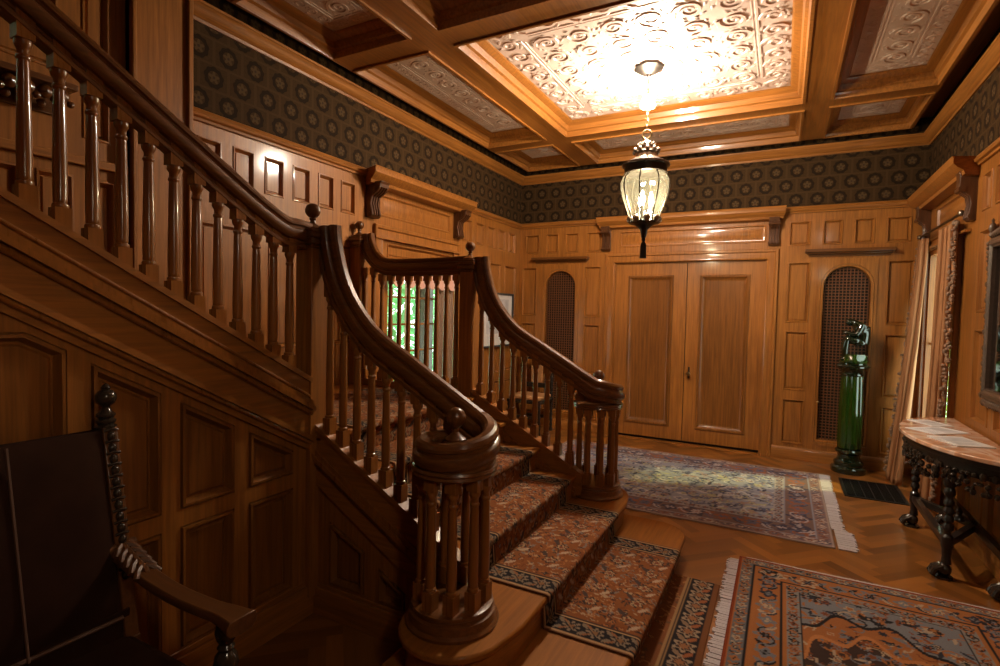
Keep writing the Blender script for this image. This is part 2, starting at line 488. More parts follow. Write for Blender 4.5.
# --- the pair of doors
def leaf(n, x0, x1, px0, px1, label):
    yd = YB + .03
    T = lambda u, v, h: (u, yd - h, v)
    pan = rect(px0, px1, .20, 2.035)
    mb = MB().face(rect(x0, x1, .045, 2.19), [pan], T, 0).rim(rect(x0, x1, .045, 2.19), T, -.04, 0)
    mb.face(rect(x0, x1, .045, 2.19), [], T, -.04)
    d = struct(mb.build('door_%d' % n, M['oak_z']), label)
    MB().panel(pan, [(0, 0), (.006, .012), (.026, .008), (.034, -.002), (.060, -.020), (.075, -.022)], T).build('panel', M['figured'], d)
    return d
d1 = leaf(1, -1.895, -1.034, -1.735, -1.185, 'left leaf of the panelled oak double door')
d2 = leaf(2, -1.026, -.195, -.885, -.345, 'right leaf of the panelled oak double door, with the knob')
k = MB().lathe([(.001, 0), (.012, 0), (.010, .03), (.024, .042), (.027, .056), (.018, .068), (.001, .07)], n=14)
k2 = MB(); k2.v = [(-.975 + a, YB + .03 - c, .86 + b) for a, b, c in k.v]; k2.f = k.f
k2.build('knob', M['brass'], d2)
MB().box(-.985, -.965, YB + .024, YB + .03, .81, .94).build('escutcheon', M['bronze'], d2, bev=.003)
hg = MB()
for z in (.3, 1.1, 1.95): hg.lathe([(.007, 0), (.007, .13)], (-.19, YB + .012, z), 8)
hg.build('hinge', M['bronze'], d2)
MB().box(-1.95, -.14, YB + .02, YB + .12, 0, .012).build('door_sill', M['oak_x'], wall_back)
MB().box(-2.0, -.1, YB + .08, YB + .14, 0, 2.3).build('door_backing', M['shadow'], wall_back)

def casing(name, T, a, b, zt, w, parent, z0=0.0):
    """moulded architrave up, over and down"""
    prof = [(0, 0), (0, .020), (.012, .026), (.030, .018), (.075, .018), (.085, .034), (w - .006, .036), (w, .028), (w, 0)]
    mb = MB(); k = len(prof)
    corner = [(a, z0, -1, 0), (a, zt, -1, 1), (b, zt, 1, 1), (b, z0, 1, 0)]
    vs = []
    for (u, v, su, sv) in corner:
        for (d, h) in prof: vs.append(T(u + su * d, v + sv * d, h))
    fs = []
    for i in range(3):
        for j in range(k): fs.append((i * k + j, i * k + (j + 1) % k, (i + 1) * k + (j + 1) % k, (i + 1) * k + j))
    mb.add(vs, fs); return mb.build(name, M['oak_z'], parent)
t1 = struct(MB().box(-1.905, -1.895, YB, YB + .08, 0, 2.2).box(-.195, -.185, YB, YB + .08, 0, 2.2).box(-1.905, -.185, YB, YB + .08, 2.192, 2.205)
            .build('trim_1', M['oak_z']), 'moulded door surround with carved brackets on the far wall')
casing('architrave', T_back, -1.905, -.185, 2.195, .115, t1)

def bracket(T, u, parent, z0=2.345, z1=2.645, w=.105, k=1.):
    """scrolled console bracket"""
    side = [(0, z0), (.035, z0), (.050, z0 + .02), (.045, z0 + .06), (.035, z0 + .12), (.045, z0 + .18), (.085, z0 + .215), (.105, z0 + .25), (.105, z1 - .02), (.115, z1), (0, z1)]
    side = [(h * k, z) for h, z in side]
    TT = lambda h, z, a: T(u + a, z, h)
    MB().prism(side, TT, -w / 2, w / 2).build('bracket', M['bracket_shaded'], parent, bev=.004)
    b = MB()
    for q in (-.03, 0, .03):
        b.sweep([(.009 * cos(t * pi / 3), .009 * sin(t * pi / 3)) for t in range(6)],
                [T(u + q, z, h + .003) for h, z in side[2:8]], sides=V(T(1, 0, 0)) - V(T(0, 0, 0)))
    b.tube([T(u - w / 2 - .004, z0 + .235, .09), T(u + w / 2 + .004, z0 + .235, .09)], .024, 10)
    b.tube([T(u - w / 2 - .004, z0 + .03, .035), T(u + w / 2 + .004, z0 + .03, .035)], .018, 10)
    b.build('bracket_carving', M['bracket_shaded'], parent)

def entablature(T, a, b, parent, z0=2.62, proj=.13):
    pr = [(0, z0), (proj * .55, z0 + .01), (proj * .6, z0 + .035), (proj * .85, z0 + .06), (proj, z0 + .085), (proj, z0 + .12), (proj + .01, z0 + .135), (0, z0 + .135)]
    mb = MB(); k = len(pr); vs = []
    for u, s in ((a, -1), (b, 1)):
        for (h, z) in pr: vs.append(T(u + s * h * .4, z, h))
    mb.add(vs, [(j, (j + 1) % k, k + (j + 1) % k, k + j) for j in range(k)] + [tuple(range(k)), tuple(range(k, 2 * k))])
    mb.build('entablature', M['oak_x'], parent)
bracket(T_back, -2.015, t1); bracket(T_back, -.125, t1)
entablature(T_back, -2.07, -.07, t1)

# picture rail, frieze paper, cornice on three walls
PR = [(0, 2.685), (.018, 2.685), (.022, 2.700), (.040, 2.708), (.048, 2.725), (.036, 2.735), (.030, 2.752), (.012, 2.760), (0, 2.762)]
CO = [(0, 3.280), (.018, 3.280), (.024, 3.298), (.036, 3.304), (.060, 3.338), (.074, 3.362), (.082, 3.366), (.082, 3.382), (0, 3.386)]
def moulding(name, T, prof, a, b, mat, ea=0, eb=0, parent=None):
    k = len(prof); vs = []
    for u, s in ((a, ea), (b, eb)):
        for (h, z) in prof: vs.append(T(u + s * h, z, h))
    mb = MB().add(vs, [(j, (j + 1) % k, k + (j + 1) % k, k + j) for j in range(k)] + [tuple(range(k)), tuple(range(k, 2 * k))])
    return mb.build(name, mat, parent)
YS = 1.985                                   # where the stairwell opens in the left wall
for i, (nm, T, a, b, ea, eb, mt) in enumerate((('back', T_back, XL, XR, 1, -1, 'x'), ('left', T_left, YS, YB, 0, -1, 'y'), ('right', T_right, YR, YB, 0, -1, 'y'))):
    tr = struct(moulding('trim_%d' % (2 + i), T, PR, a, b, M['oak_' + mt], ea, eb), 'moulded picture rail on the %s wall' % nm)
    struct(moulding('trim_%d' % (5 + i), T, CO, a, b, M['oak_' + mt], ea, eb), 'oak cornice along the top of the %s wall' % nm)
    mb = MB().add([T(a, 2.745, .004), T(b, 2.745, .004), T(b, 3.56, .004), T(a, 3.56, .004)], [(0, 1, 2, 3)])
    mb.plate(rect(a, b, 2.745, 3.60), [], T, -.10, .002)
    fz = mb.build('wall_%s_frieze' % nm, M['wallpaper'], smooth=0)
    uv = fz.data.uv_layers.new(name='UVMap')
    for p in fz.data.polygons:
        for li in p.loop_indices:
            co = fz.data.vertices[fz.data.loops[li].vertex_index].co
            uv.data[li].uv = ((co.x if nm == 'back' else co.y) + 20.03, co.z - 2.75 + .157 * 4)
    fz.name = 'wall_%s_frieze' % nm; struct(fz, 'dark patterned wallpaper frieze on the %s wall' % nm)

# --- left wall: main part with its window, and the stairwell part
lw = rows([(2.06 + .243 * i, 2.225 + .243 * i) for i in range(6)], 2.335, 2.600)
lw += rows([(2.08 + .5 * i, 2.50 + .5 * i) for i in range(3)], 1.25, 2.08)
lw += rows([(5.16 + .285 * i, 5.365 + .285 * i) for i in range(5)], 2.335, 2.600)
for a, b in ((5.42, 5.70), (5.80, 6.10), (6.20, 6.54)): lw += rows([(a, b)], 1.50, 2.16) + rows([(a, b)], .76, 1.41) + rows([(a, b)], .17, .665)
lw += [(rect(3.75, 4.90, 2.385, 2.585), RAISED), (rect(3.86, 4.90, 2.02, 2.155), None)]
win_l = rect(3.84, 4.94, .62, 1.93)
wall_left = wall('wall_left', T_left, rect(YS, YB, 0, 2.74), lw, [win_l], M['oak_z'], back=-.06)
t9 = struct(MB().box(XL, XL + .045, 3.66, 5.08, 2.18, 2.20).build('trim_8', M['oak_y']), 'bracketed window surround on the left wall behind the stairs')
casing('architrave', T_left, 3.78, 4.96, 2.19, .115, t9, .5)
bracket(T_left, 3.63, t9, w=.12, k=1.5); bracket(T_left, 5.02, t9, w=.12, k=1.5)
entablature(T_left, 3.56, 5.09, t9, proj=.18)
MB().box(XL, XL + .10, 3.78, 5.08, .56, .60).build('window_ledge', M['oak_y'], t9, bev=.005)

# stairwell wall, taller, with the wide pilaster that ends the frieze
sp = [(rect(.30, .80, 2.40, 4.4), None), (rect(.90, 1.35, 2.70, 4.4), None), (rect(1.45, 1.58, 2.40, 4.4), None)]
sp += rows([(.55, .85), (.93, 1.19), (1.25, 1.41), (1.47, 1.60)], 1.55, 2.20)
win_s = rect(.0, .0, 0, 0)
ws = rect(-.35, .24, 2.55, 4.0)
wall_stair = wall('wall_stair', T_left, rect(YR, YS, 0, 5.6), sp, [ws], M['oak_z'])
mb = MB().box(XL, XL + .05, 1.655, 1.99, 0, 5.6)
mb.box(XL, XL + .075, 1.655, 1.68, 0, 5.6).box(XL, XL + .075, 1.965, 1.995, 0, 5.6)
struct(mb.build('trim_9', M['oak_z'], bev=.006), 'wide oak pilaster on the left wall beside the stairwell')
mb = MB().box(XL, XL + .03, .4, 1.68, 2.255, 2.30); mb.build('chair_rail', M['oak_y'], wall_stair, bev=.005)
cs = empty('carved_shelf', (XL, .95, 2.45), 'dark carved shelf on the stairwell wall behind the upper balusters', 'shelf')
MB().box(XL, XL + .15, .55, 1.37, 2.58, 2.61).box(XL, XL + .02, .58, 1.34, 2.47, 2.58).build('board', M['dark_y'], cs, bev=.004)
mb = MB()
for i in range(12):
    y = .58 + i * .067
    mb.ball((XL + .11, y, 2.545), .030, 8, 6, sz=1.1).ball((XL + .115, y + .033, 2.515), .017, 8, 6).ball((XL + .07, y, 2.50), .02, 8, 6)
mb.build('carving', M['dark_y'], cs)
# stairwell enclosure above and behind (keeps the place closed)
struct(MB().box(XL - .1, XN + .06, YS, YS + .1, 3.44, 5.6).build('wall_stairwell_header', M['oak_z']))
struct(MB().box(XN + .02, XN + .12, YR, YS, 3.42, 5.6).build('wall_stairwell_side', M['oak_z']))
struct(MB().box(XL - .1, XN + .1, YR, YS + .1, 5.6, 5.7).build('ceiling_stairwell', M['wallside']))
struct(MB().box(XL - .1, XR + .1, YR - .1, YR, 0, 5.6).build('wall_rear', M['wallside']))

# --- right wall with the curtained window
rw = rows([(4.80, 4.98), (4.52, 4.70), (4.24, 4.42), (3.96, 4.14), (3.68, 3.86), (3.4, 3.58)], 2.335, 2.600)
rw += rows([(4.62, 4.98), (4.10, 4.5), (3.58, 3.98)], 1.62, 2.20) + rows([(4.62, 4.98), (4.10, 4.5), (3.58, 3.98)], .85, 1.50) + rows([(4.62, 4.98), (4.10, 4.5), (3.58, 3.98)], .17, .72)
rw += [(rect(5.35, 6.25, 2.40, 2.585), RAISED)]
win_r = rect(5.50, 6.52, .45, 2.22)
wall_right = wall('wall_right', T_right, rect(YR, YB, 0, 2.74), rw, [win_r], M['oak_z'], back=-.06)
t12 = struct(MB().box(XR - .04, XR, 5.2, 6.42, 2.23, 2.25).build('trim_10', M['oak_y']), 'window surround with carved brackets on the right wall')
casing('architrave', T_right, 5.50, 6.52, 2.22, .10, t12, .35)
bracket(T_right, 5.16, t12, 2.30, 2.66); bracket(T_right, 6.56, t12, 2.30, 2.66)
entablature(T_right, 5.08, 6.60, t12, 2.62, .17)

# windows: frame, glazing bars, glass
def window(n, T, y0, y1, z0, z1, cols, rws, label, mat='oak_z', d=0.):
    T0 = T; T = lambda u, v, h: T0(u, v, h + d)
    mb = MB().plate(rect(y0, y1, z0, z1), [rect(y0 + .045, y1 - .045, z0 + .05, z1 - .045)], T, -.11, -.05)
    w = struct(mb.build('window_%d' % n, M[mat], bev=.003), label)
    b = MB()
    for i in range(1, cols):
        y = y0 + (y1 - y0) * i / cols
        b.plate(rect(y - .010, y + .010, z0 + .05, z1 - .045), [], T, -.095, -.07)
    for i in range(1, rws):
        z = z0 + (z1 - z0) * i / rws
        b.plate(rect(y0 + .045, y1 - .045, z - .009, z + .009), [], T, -.093, -.072)
    b.build('glazing_bars', M[mat], w)
    MB().plate(rect(y0 + .04, y1 - .04, z0 + .045, z1 - .04), [], T, -.084, -.081).build('pane', M['glass'], w)
    return w
window(1, T_left, 3.84, 4.94, .62, 1.93, 3, 5, 'leaded window on the left wall seen through the landing balusters', d=.045)
window(2, T_right, 5.50, 6.52, .45, 2.22, 1, 2, 'window on the right wall between the fawn curtains', d=.045)
window(3, T_left, -.35, .24, 2.55, 4.0, 2, 4, 'stairwell window high on the left wall')

# --- skirting boards
def skirt(name, T, a, b, mat, label):
    pr = [(0, 0), (.022, 0), (.022, .105), (.014, .125), (.004, .135), (0, .135)]
    struct(moulding(name, T, pr, a, b, mat), label)
skirt('baseboard_back', T_back, -.07, XR, M['oak_x'], 'oak baseboard right of the double door')
skirt('baseboard_back_left', T_back, XL, -2.03, M['oak_x'], 'oak baseboard left of the double door')
skirt('baseboard_right', T_right, YR, YB, M['oak_y'], 'oak baseboard along the right wall')

# ------------------------------------------------------------------ ceiling
T_ceil = lambda u, v, h: (u, v, ZB + h)
xl0, xl1, xb0, xb1, xr0 = -3.065, -2.335, -2.12, .095, .285
xr1 = 1.025
yn0, yn1, ym0, ym1, yf0, yf1 = .75, 3.01, 3.21, 5.38, 5.56, 6.47
cof = []
for (a, b) in ((xl0, xl1), (xb0, xb1), (xr0, xr1)):
    for (c, d) in ((yn0, yn1), (ym0, ym1), (yf0, yf1)):
        if b < -2.2 and c == yn0: c = 2.16
        cof.append((a, b, c, d))
cof += [(xb0, xb1, -2.6, .55), (xr0, xr1, -2.6, .55)]
outer = [(XL - .05, YB + .05), (XL - .05, YS), (XN + .02, YS), (XN + .02, YR), (XR + .05, YR), (XR + .05, YB + .05)]
soff = [(-3.09, 6.505), (-3.09, YS), (XN + .02, YS), (XN + .02, YR), (1.045, YR), (1.045, 6.505)]
mb = MB().face(soff, [rect(*q) for q in cof], T_ceil, 0).rim(soff, T_ceil, 0, .13)
mb.face(outer, [], T_ceil, .128)
mb.add([(XL - .1, YB + .1, 3.62), (XR + .1, YB + .1, 3.62), (XR + .1, YR, 3.62), (XN + .02, YR, 3.62), (XN + .02, YS, 3.62), (XL - .1, YS, 3.62)], [(0, 1, 2, 3, 4, 5)])
ceiling = struct(mb.build('ceiling', M['oak_y'], smooth=0), 'coffered oak ceiling with embossed plaster panels')
CP = [(0, 0), (0, -.014), (.020, -.014), (.024, .0), (.030, .035), (.050, .045), (.062, .085), (.105, .105), (.120, .122)]

def spiral(cx, cy, r, a0, hand, turns=1.6, n=26):
    return [(cx + r * (1 - .86 * (i / n) ** .8) * cos(a0 + hand * 2 * pi * turns * i / n),
             cy + r * (1 - .86 * (i / n) ** .8) * sin(a0 + hand * 2 * pi * turns * i / n)) for i in range(n + 1)]

def relief(mb, a, b, c, d, rnd):
    """raised scrolls, leaves and rails under one coffer panel (z runs down from ZP)"""
    W, D = b - a, d - c
    z = ZP + .002
    def curve(p, r, taper=True):
        n = len(p); sc = [max(.35, 1 - .5 * i / n) for i in range(n)] if taper else None
        prof = [(r, 0), (r * .6, .6 * r), (-r * .6, .6 * r), (-r, 0), (0, -.1 * r)]
        mb.sweep([(x, -y) for x, y in prof], [(u, v, z) for u, v in p], ups=(0, 0, 1), scale=sc)
    def leaf(u, v, ang, L, w):
        e = [(L * .5 * cos(t * pi / 4), w * .5 * sin(t * pi / 4)) for t in range(8)]
        vs = [(u + p * cos(ang) - q * sin(ang), v + p * sin(ang) + q * cos(ang), z) for p, q in e]
        mb.add(vs + [(u, v, z - w * .45)], [(i, (i + 1) % 8, 8) for i in range(8)])
    m = min(W, D)
    bw = .20 if m > 1.2 else (.105 if m > .4 else .12)
    # corner-notched rail
    for off, r in ((bw, .012), (bw + .028, .007)):
        if m - 2 * off > .08:
            R = rect(a + off, b - off, c + off, d - off)
            for i in range(4):
                p, q = V(R[i]), V(R[(i + 1) % 4])
                curve([tuple(p.lerp(q, t)) for t in (.04, .5, .96)], r, False)
    # outer border of running scrolls
    for (p, q, nrm) in (((a, c), (b, c), (0, 1)), ((b, c), (b, d), (-1, 0)), ((b, d), (a, d), (0, -1)), ((a, d), (a, c), (1, 0))):
        p, q = V(p), V(q); L = (q - p).length; k = max(2, int(round(L / (bw * .95))))
        for i in range(k):
            o = p.lerp(q, (i + .5) / k) + V(nrm) * bw * .50
            ang = atan2(nrm[1], nrm[0])
            curve(spiral(o.x, o.y, bw * .42, ang + (0 if i % 2 else pi) + rnd.uniform(-.2, .2), 1 if i % 2 else -1), bw * .10)
            for j in range(5):
                t = rnd.uniform(0, 2 * pi)
                leaf(o.x + cos(t) * bw * .45, o.y + sin(t) * bw * .42, t + 1.2, bw * .38, bw * .19)
    # inner field scrolls
    fw, fd = W - 2 * bw - .07, D - 2 * bw - .07
    if min(fw, fd) > .12:
        st = min(.235, min(fw, fd))
        nx, ny = max(1, int(round(fw / st))), max(1, int(round(fd / st)))
        for i in range(nx):
            for j in range(ny):
                u = a + bw + .05 + fw * (i + .5) / nx; v = c + bw + .05 + fd * (j + .5) / ny
                s_ = st * .43
                curve(spiral(u, v, s_, rnd.choice((0, pi / 2, pi, -pi / 2)) + rnd.uniform(-.3, .3), rnd.choice((-1, 1)), 1.9), st * .085)
                for q in range(9):
                    t = q * 2 * pi / 9 + rnd.uniform(-.3, .3)
                    leaf(u + cos(t) * s_ * 1.1, v + sin(t) * s_ * 1.1, t + pi / 2 + .5, st * .26, st * .12)
                leaf(u, v, rnd.uniform(0, pi), st * .16, st * .14)
rnd = random.Random(11)
for (a, b, c, d) in cof:
    mb = MB().panel(rect(a, b, c, d), CP, T_ceil, cap=False)
    mb.build('coffer_moulding', M['oak_y' if (d - c) > (b - a) else 'oak_x'], ceiling)
    i_ = .110
    mb = MB().add([(a + i_, c + i_, ZP), (b - i_, c + i_, ZP), (b - i_, d - i_, ZP), (a + i_, d - i_, ZP)], [(0, 1, 2, 3)])
    if c > 0: relief(mb, a + .125, b - .125, c + .125, d - .125, rnd)
    mb.build('embossed_panel', M['plaster'], ceiling, smooth=50)

# ================================================================== STAIRCASE
zc = lambda y: 1.552 - .575 * (y - 1.27)                 # top of the upper string cap
zt_up = lambda y: 1.908 - .585 * (y - .78)               # foot of the turned part, upper flight
zt_lo = lambda x: .7536 - .5686 * (x + 1.539)            # the same, lower flight
RIS, GO = .152, .265
stair = empty('staircase', (XN, YN, 0), 'oak staircase with turned balusters, moulded handrails and a volute newel at its foot', 'staircase')

def framed(name, T, outer, panels, mat, prof, parent, back=-.05):
    mb = MB().face(outer, panels, T, 0).rim(outer, T, back, 0)
    o = mb.build(name, mat, parent)
    for p in panels: MB().panel(p, prof, T).build('panel', M['figured'], o)
    return o
SP = [(0, 0), (.0, -.008), (.005, -.008), (.007, .008), (.017, .009), (.026, -.014), (.030, -.022), (.036, -.022), (.046, -.014)]
# panelled wall under the upper flight
def sl(y0, y1, zt0, zt1, zb): return [(y0, zb), (y1, zb), (y1, zt1), (y0, zt0)]
pt = lambda y: zc(y) - .407
ups = []
cols_ = [(.942, 1.174), (1.246, 1.480), (1.550, 1.792)]
for a, b in cols_:
    ups.append(sl(a, b, pt(a) + .012, pt(b) + .012, .745)); ups.append(rect(a, b, .185, .676))
ups.append([(.25, .757), (.875, .757), (.875, 1.392), (.765, 1.455), (.25, 1.455)]); ups.append(rect(.25, .875, .185, .676))
ups.append(rect(-.5, .14, .757, 1.70)); ups.append(rect(-.5, .14, .195, .664))
sw = framed('spandrel_wall', T_up, [(-2.2, 0), (YN, 0), (YN, zc(YN) - .2), (-2.2, zc(-2.2) - .2)], ups, M['stair_z'], SP, stair)
# its stepped string: cap, fascia, mouldings
def band(mb, T, f, a, b, o0, o1, h0, h1):
    P = [(a, f(a) + o0), (b, f(b) + o0), (b, f(b) + o1), (a, f(a) + o1)]
    mb.plate(P, [], T, h0, h1)
st = MB(); y0, y1 = -2.2, 1.88
band(st, T_up, zc, y0, y1, -.36, 0, -.06, .018)
band(st, T_up, zc, y0, y1, -.310, -.285, 0, .040)
band(st, T_up, zc, y0, y1, -.285, -.150, 0, .010)
st.build('string_board', M['stair_y'], stair, bev=.004)
mo = MB()
band(mo, T_up, zc, y0, y1, -.160, -.138, 0, .060)
band(mo, T_up, zc, y0, y1, -.134, -.110, 0, .042)
band(mo, T_up, zc, y0, y1, -.330, -.312, 0, .024)
for off, r_, hh in ((-.172, .013, .030), (-.092, .007, .022), (-.322, .010, .026)):
    mo.tube([(XW + hh, y0, zc(y0) + off), (XW + hh, y1, zc(y1) + off)], r_, 10)
mo.build('string_moulding', M['baluster'], stair, bev=.004)
ca = MB(); band(ca, T_up, zc, y0, y1, -.022, .004, -.075, .034)
ca.build('string_cap', M['stair_y'], stair, bev=.006)
sk = MB(); sk.box(XW, XW + .018, -2.2, YN, 0, .155).box(XW, XW + .008, -2.2, YN, .155, .18)
sk.build('skirting', M['stair_y'], stair, bev=.004)

# lower flight: spandrel, strings
zcl = lambda x: zt_lo(x) - .072
x0, x1 = -2.04, -1.28
pl = [[(-1.955, .17), (-1.727, .17), (-1.727, zcl(-1.727) - .40), (-1.955, zcl(-1.955) - .43)],
      [(-1.642, .165), (-1.48, .165), (-1.48, zcl(-1.48) - .40), (-1.642, zcl(-1.642) - .41)]]
framed('spandrel_wall', T_near, [(XN, 0), (-1.22, 0), (-1.22, zcl(-1.22) - .1), (XN, zcl(XN) - .1)], pl, M['stair_z'], SP, stair)
MB().box(XN, -1.30, YW - .015, YW, 0, .14).box(XN, -1.30, YW - .007, YW, .14, .16).build('skirting', M['stair_x'], stair, bev=.004)
T_farout = lambda u, v, h: (u, YF + .015 + h, v)
MB().face([(XL, 0), (-1.25, 0), (-1.25, zcl(-1.25) - .1), (XN, zcl(XN) - .1), (XN, LAND + .02), (XL, LAND + .02)], [], T_farout, 0).build('spandrel_wall', M['stair_z'], stair)
for yy in (YN, YF):
    T = lambda u, v, h: (u, yy - h, v)
    st = MB(); band(st, T, zcl, x0, -1.16, -.30, -.004, -.030, .030)
    st.build('string_board', M['stair_x'], stair, bev=.004)
    mo = MB()
    for s_ in (1, -1):
        TS = lambda u, v, h: (u, yy - s_ * h, v)
        band(mo, TS, zcl, x0, -1.20, -.175, -.150, .02, .050); band(mo, TS, zcl, x0, -1.20, -.150, -.125, .02, .040)
        mo.tube([(x0, yy - .034, zcl(x0) - .190), (-1.20, yy - .034, zcl(-1.20) - .190)], .010, 10)
    mo.build('string_moulding', M['baluster'], stair, bev=.004)
    ca = MB(); band(ca, T, zcl, x0, -1.24, -.02, .004, -.042, .042)
    ca.build('string_cap', M['stair_x'], stair, bev=.006)

# treads and risers of the lower flight; the two lowest run out past the strings
def rounded(x_front, x_back, y0, y1, r, n=9):
    P = [(x_back, y0)]
    P += [(x_front - r + r * sin(a), y0 + r - r * cos(a)) for a in [pi / 2 * i / n for i in range(n + 1)]]
    P += [(x_front - r + r * cos(a), y1 - r + r * sin(a)) for a in [pi / 2 * i / n for i in range(n + 1)]]
    return P + [(x_back, y1)]
T_flat = lambda u, v, h: (u, v, h)
def curtail(xf, n=16):
    """second step: straight nosing between two round ends that carry the volutes"""
    P = []
    ca, ra = (-1.115, 1.77), .222; cb, rb = (-1.115, 3.60), .222
    P += [(ca[0] + ra * cos(t), ca[1] + ra * sin(t)) for t in [radians(110) + radians(235) * i / n for i in range(n + 1)]]
    P += [(xf, 1.90), (xf, 2.1), (xf, 3.3), (xf, 3.48)]
    P += [(cb[0] + rb * cos(t), cb[1] + rb * sin(t)) for t in [radians(15) + radians(235) * i / n for i in range(n + 1)]]
    P += [(-1.5, 3.40), (-1.5, 1.98)]
    return P
nose = [-.495, -.868, -1.195, -1.462, -1.730, -1.998]
for i, xf in enumerate(nose):
    z = RIS * (i + 1)
    if i == 0: P, Q = rounded(xf, -1.35, 1.60, 3.69, .20), rounded(xf - .03, -1.35, 1.63, 3.66, .18)
    elif i == 1:
        P = curtail(xf); Q = [(u, v) for u, v in inset(P, .028)]
    else:
        P = rect(nose[i] - GO - .06, xf, YN + .03, YF - .03); Q = rect(nose[i] - GO - .06, xf - .028, YN + .03, YF - .03)
    if i == 5: P = rect(XL, xf, YN - .03, YF + .03); Q = rect(XL, xf - .028, YN, YF)
    MB().prism(P, T_flat, z - .034, z).build('tread', M['tread'], stair, bev=.010)
    MB().prism(Q, T_flat, z - RIS, z - .034).build('riser', M['stair_y'], stair)
for i in range(12):
    z = LAND + RIS * (i + 1); yf = 1.86 - GO * i
    if yf < -1.3: break
    MB().box(XL, XN + .02, yf - GO - .03, yf, z - .034, z).build('tread', M['tread'], stair)
    MB().box(XL, XN + .02, yf - .05, yf - .028, z - RIS, z - .034).build('riser', M['stair_x'], stair)

# newel posts
def newel(x, y, z0, zcap, half=False, w=.055):
    n = MB().box(x - w, x + w, y - w, y + w, z0, zcap).build('newel_post', M['stair_z'], stair, bev=.004, origin=(x, y, z0))
    c = MB()
    for a, b, e in ((0, .018, .006), (.018, .05, .014), (.05, .075, .022), (.075, .092, .014)):
        c.box(x - w - e, x + w + e, y - w - e, y + w + e, zcap + a, zcap + b)
    c.build('newel_cap', M['dark_z'], n, bev=.005)
    f = MB().lathe([(.001, 0), (.052, 0), (.054, .012), (.034, .026), (.016, .038), (.012, .052), (.018, .060), (.014, .066), (.028, .076), (.037, .092), (.038, .106), (.031, .124), (.015, .135), (.001, .137)], (x, y, zcap + .09), 18)
    f.build('finial', M['dark_z'], n)
newel(XN, YN - .015, .10, 1.84); newel(XN, YF, .30, 1.84); newel(XL + .055, YF, LAND, 2.06)

# balusters: square blocks above and below a turned, tapering shaft
bal_mesh = {}
def baluster(x, y, zf, L=.440, parent=None, top=.13, foot=.13):
    key = (round(L, 3), top, foot)
    if key not in bal_mesh:
        q = .0235
        mb = MB().box(-q, q, -q, q, -foot, 0).box(-q, q, -q, q, L, L + top)
        mb.lathe([(.001, -.001), (.0225, 0), (.0235, .006), (.0225, .012), (.018, .016), (.020, .022), (.0195, .03), (.0205, .06),
                  (.0200, L * .35), (.0165, L * .80), (.0155, L - .062), (.0185, L - .058), (.0195, L - .053), (.0185, L - .048), (.0155, L - .044),
                  (.0155, L - .030), (.019, L - .024), (.0225, L - .016), (.0235, L - .008), (.0225, L), (.001, L + .001)], n=12)
        o = mb.build('baluster', M['baluster'], parent, origin=(0, 0, 0), smooth=30)
        bal_mesh[key] = o.data
    else:
        o = bpy.data.objects.new('baluster', bal_mesh[key]); C.objects.link(o)
    o.parent = parent; o.location = V((x, y, zf)) - wloc(parent)
    return o

# handrails
w_, h_ = .037, .066
RH = [(.024, -.066), (.031, -.061), (.031, -.047), (.024, -.041), (.024, -.032), (.041, -.027), (.050, -.015), (.052, .000), (.048, .013), (.039, .019), (.033, .021), (.033, .031), (.041, .036), (.041, .046), (.031, .058), (.016, .065)]
RH = [(a * .80, b * 1.06) for a, b in RH]
RAIL = RH + [(-a, b) for a, b in RH[::-1]]
def rail(pts, n=6, name='handrail', side=None):
    P = catmull(pts, n)
    return MB().sweep(RAIL, P, sides=side).build(name, M['dark_' + ('y' if side and abs(side[0]) else 'x')], stair, smooth=26)
upc = lambda y: zt_up(y) + .440 + .108
up_pts = [(XN, -2.0, upc(-2.0)), (XN, .4, upc(.4)), (XN, 1.2, upc(1.2)), (XN, 1.50, upc(1.50)), (XN, 1.64, upc(1.64) + .006), (XN, 1.75, upc(1.75) + .022), (XN, 1.83, 1.905), (XN, 1.93, 1.893)]
rail(up_pts, side=(1, 0, 0))
loc_ = lambda x: zt_lo(x) + .435 + .108
goose = [(-1.998, 1.950), (-1.995, 1.905), (-1.986, 1.850), (-1.968, 1.780), (-1.938, 1.690), (-1.886, 1.590), (-1.815, 1.496), (-1.73, 1.413), (-1.64, 1.352), (-1.54, loc_(-1.54)), (-1.42, loc_(-1.42)), (-1.30, loc_(-1.30))]
VZ = .972
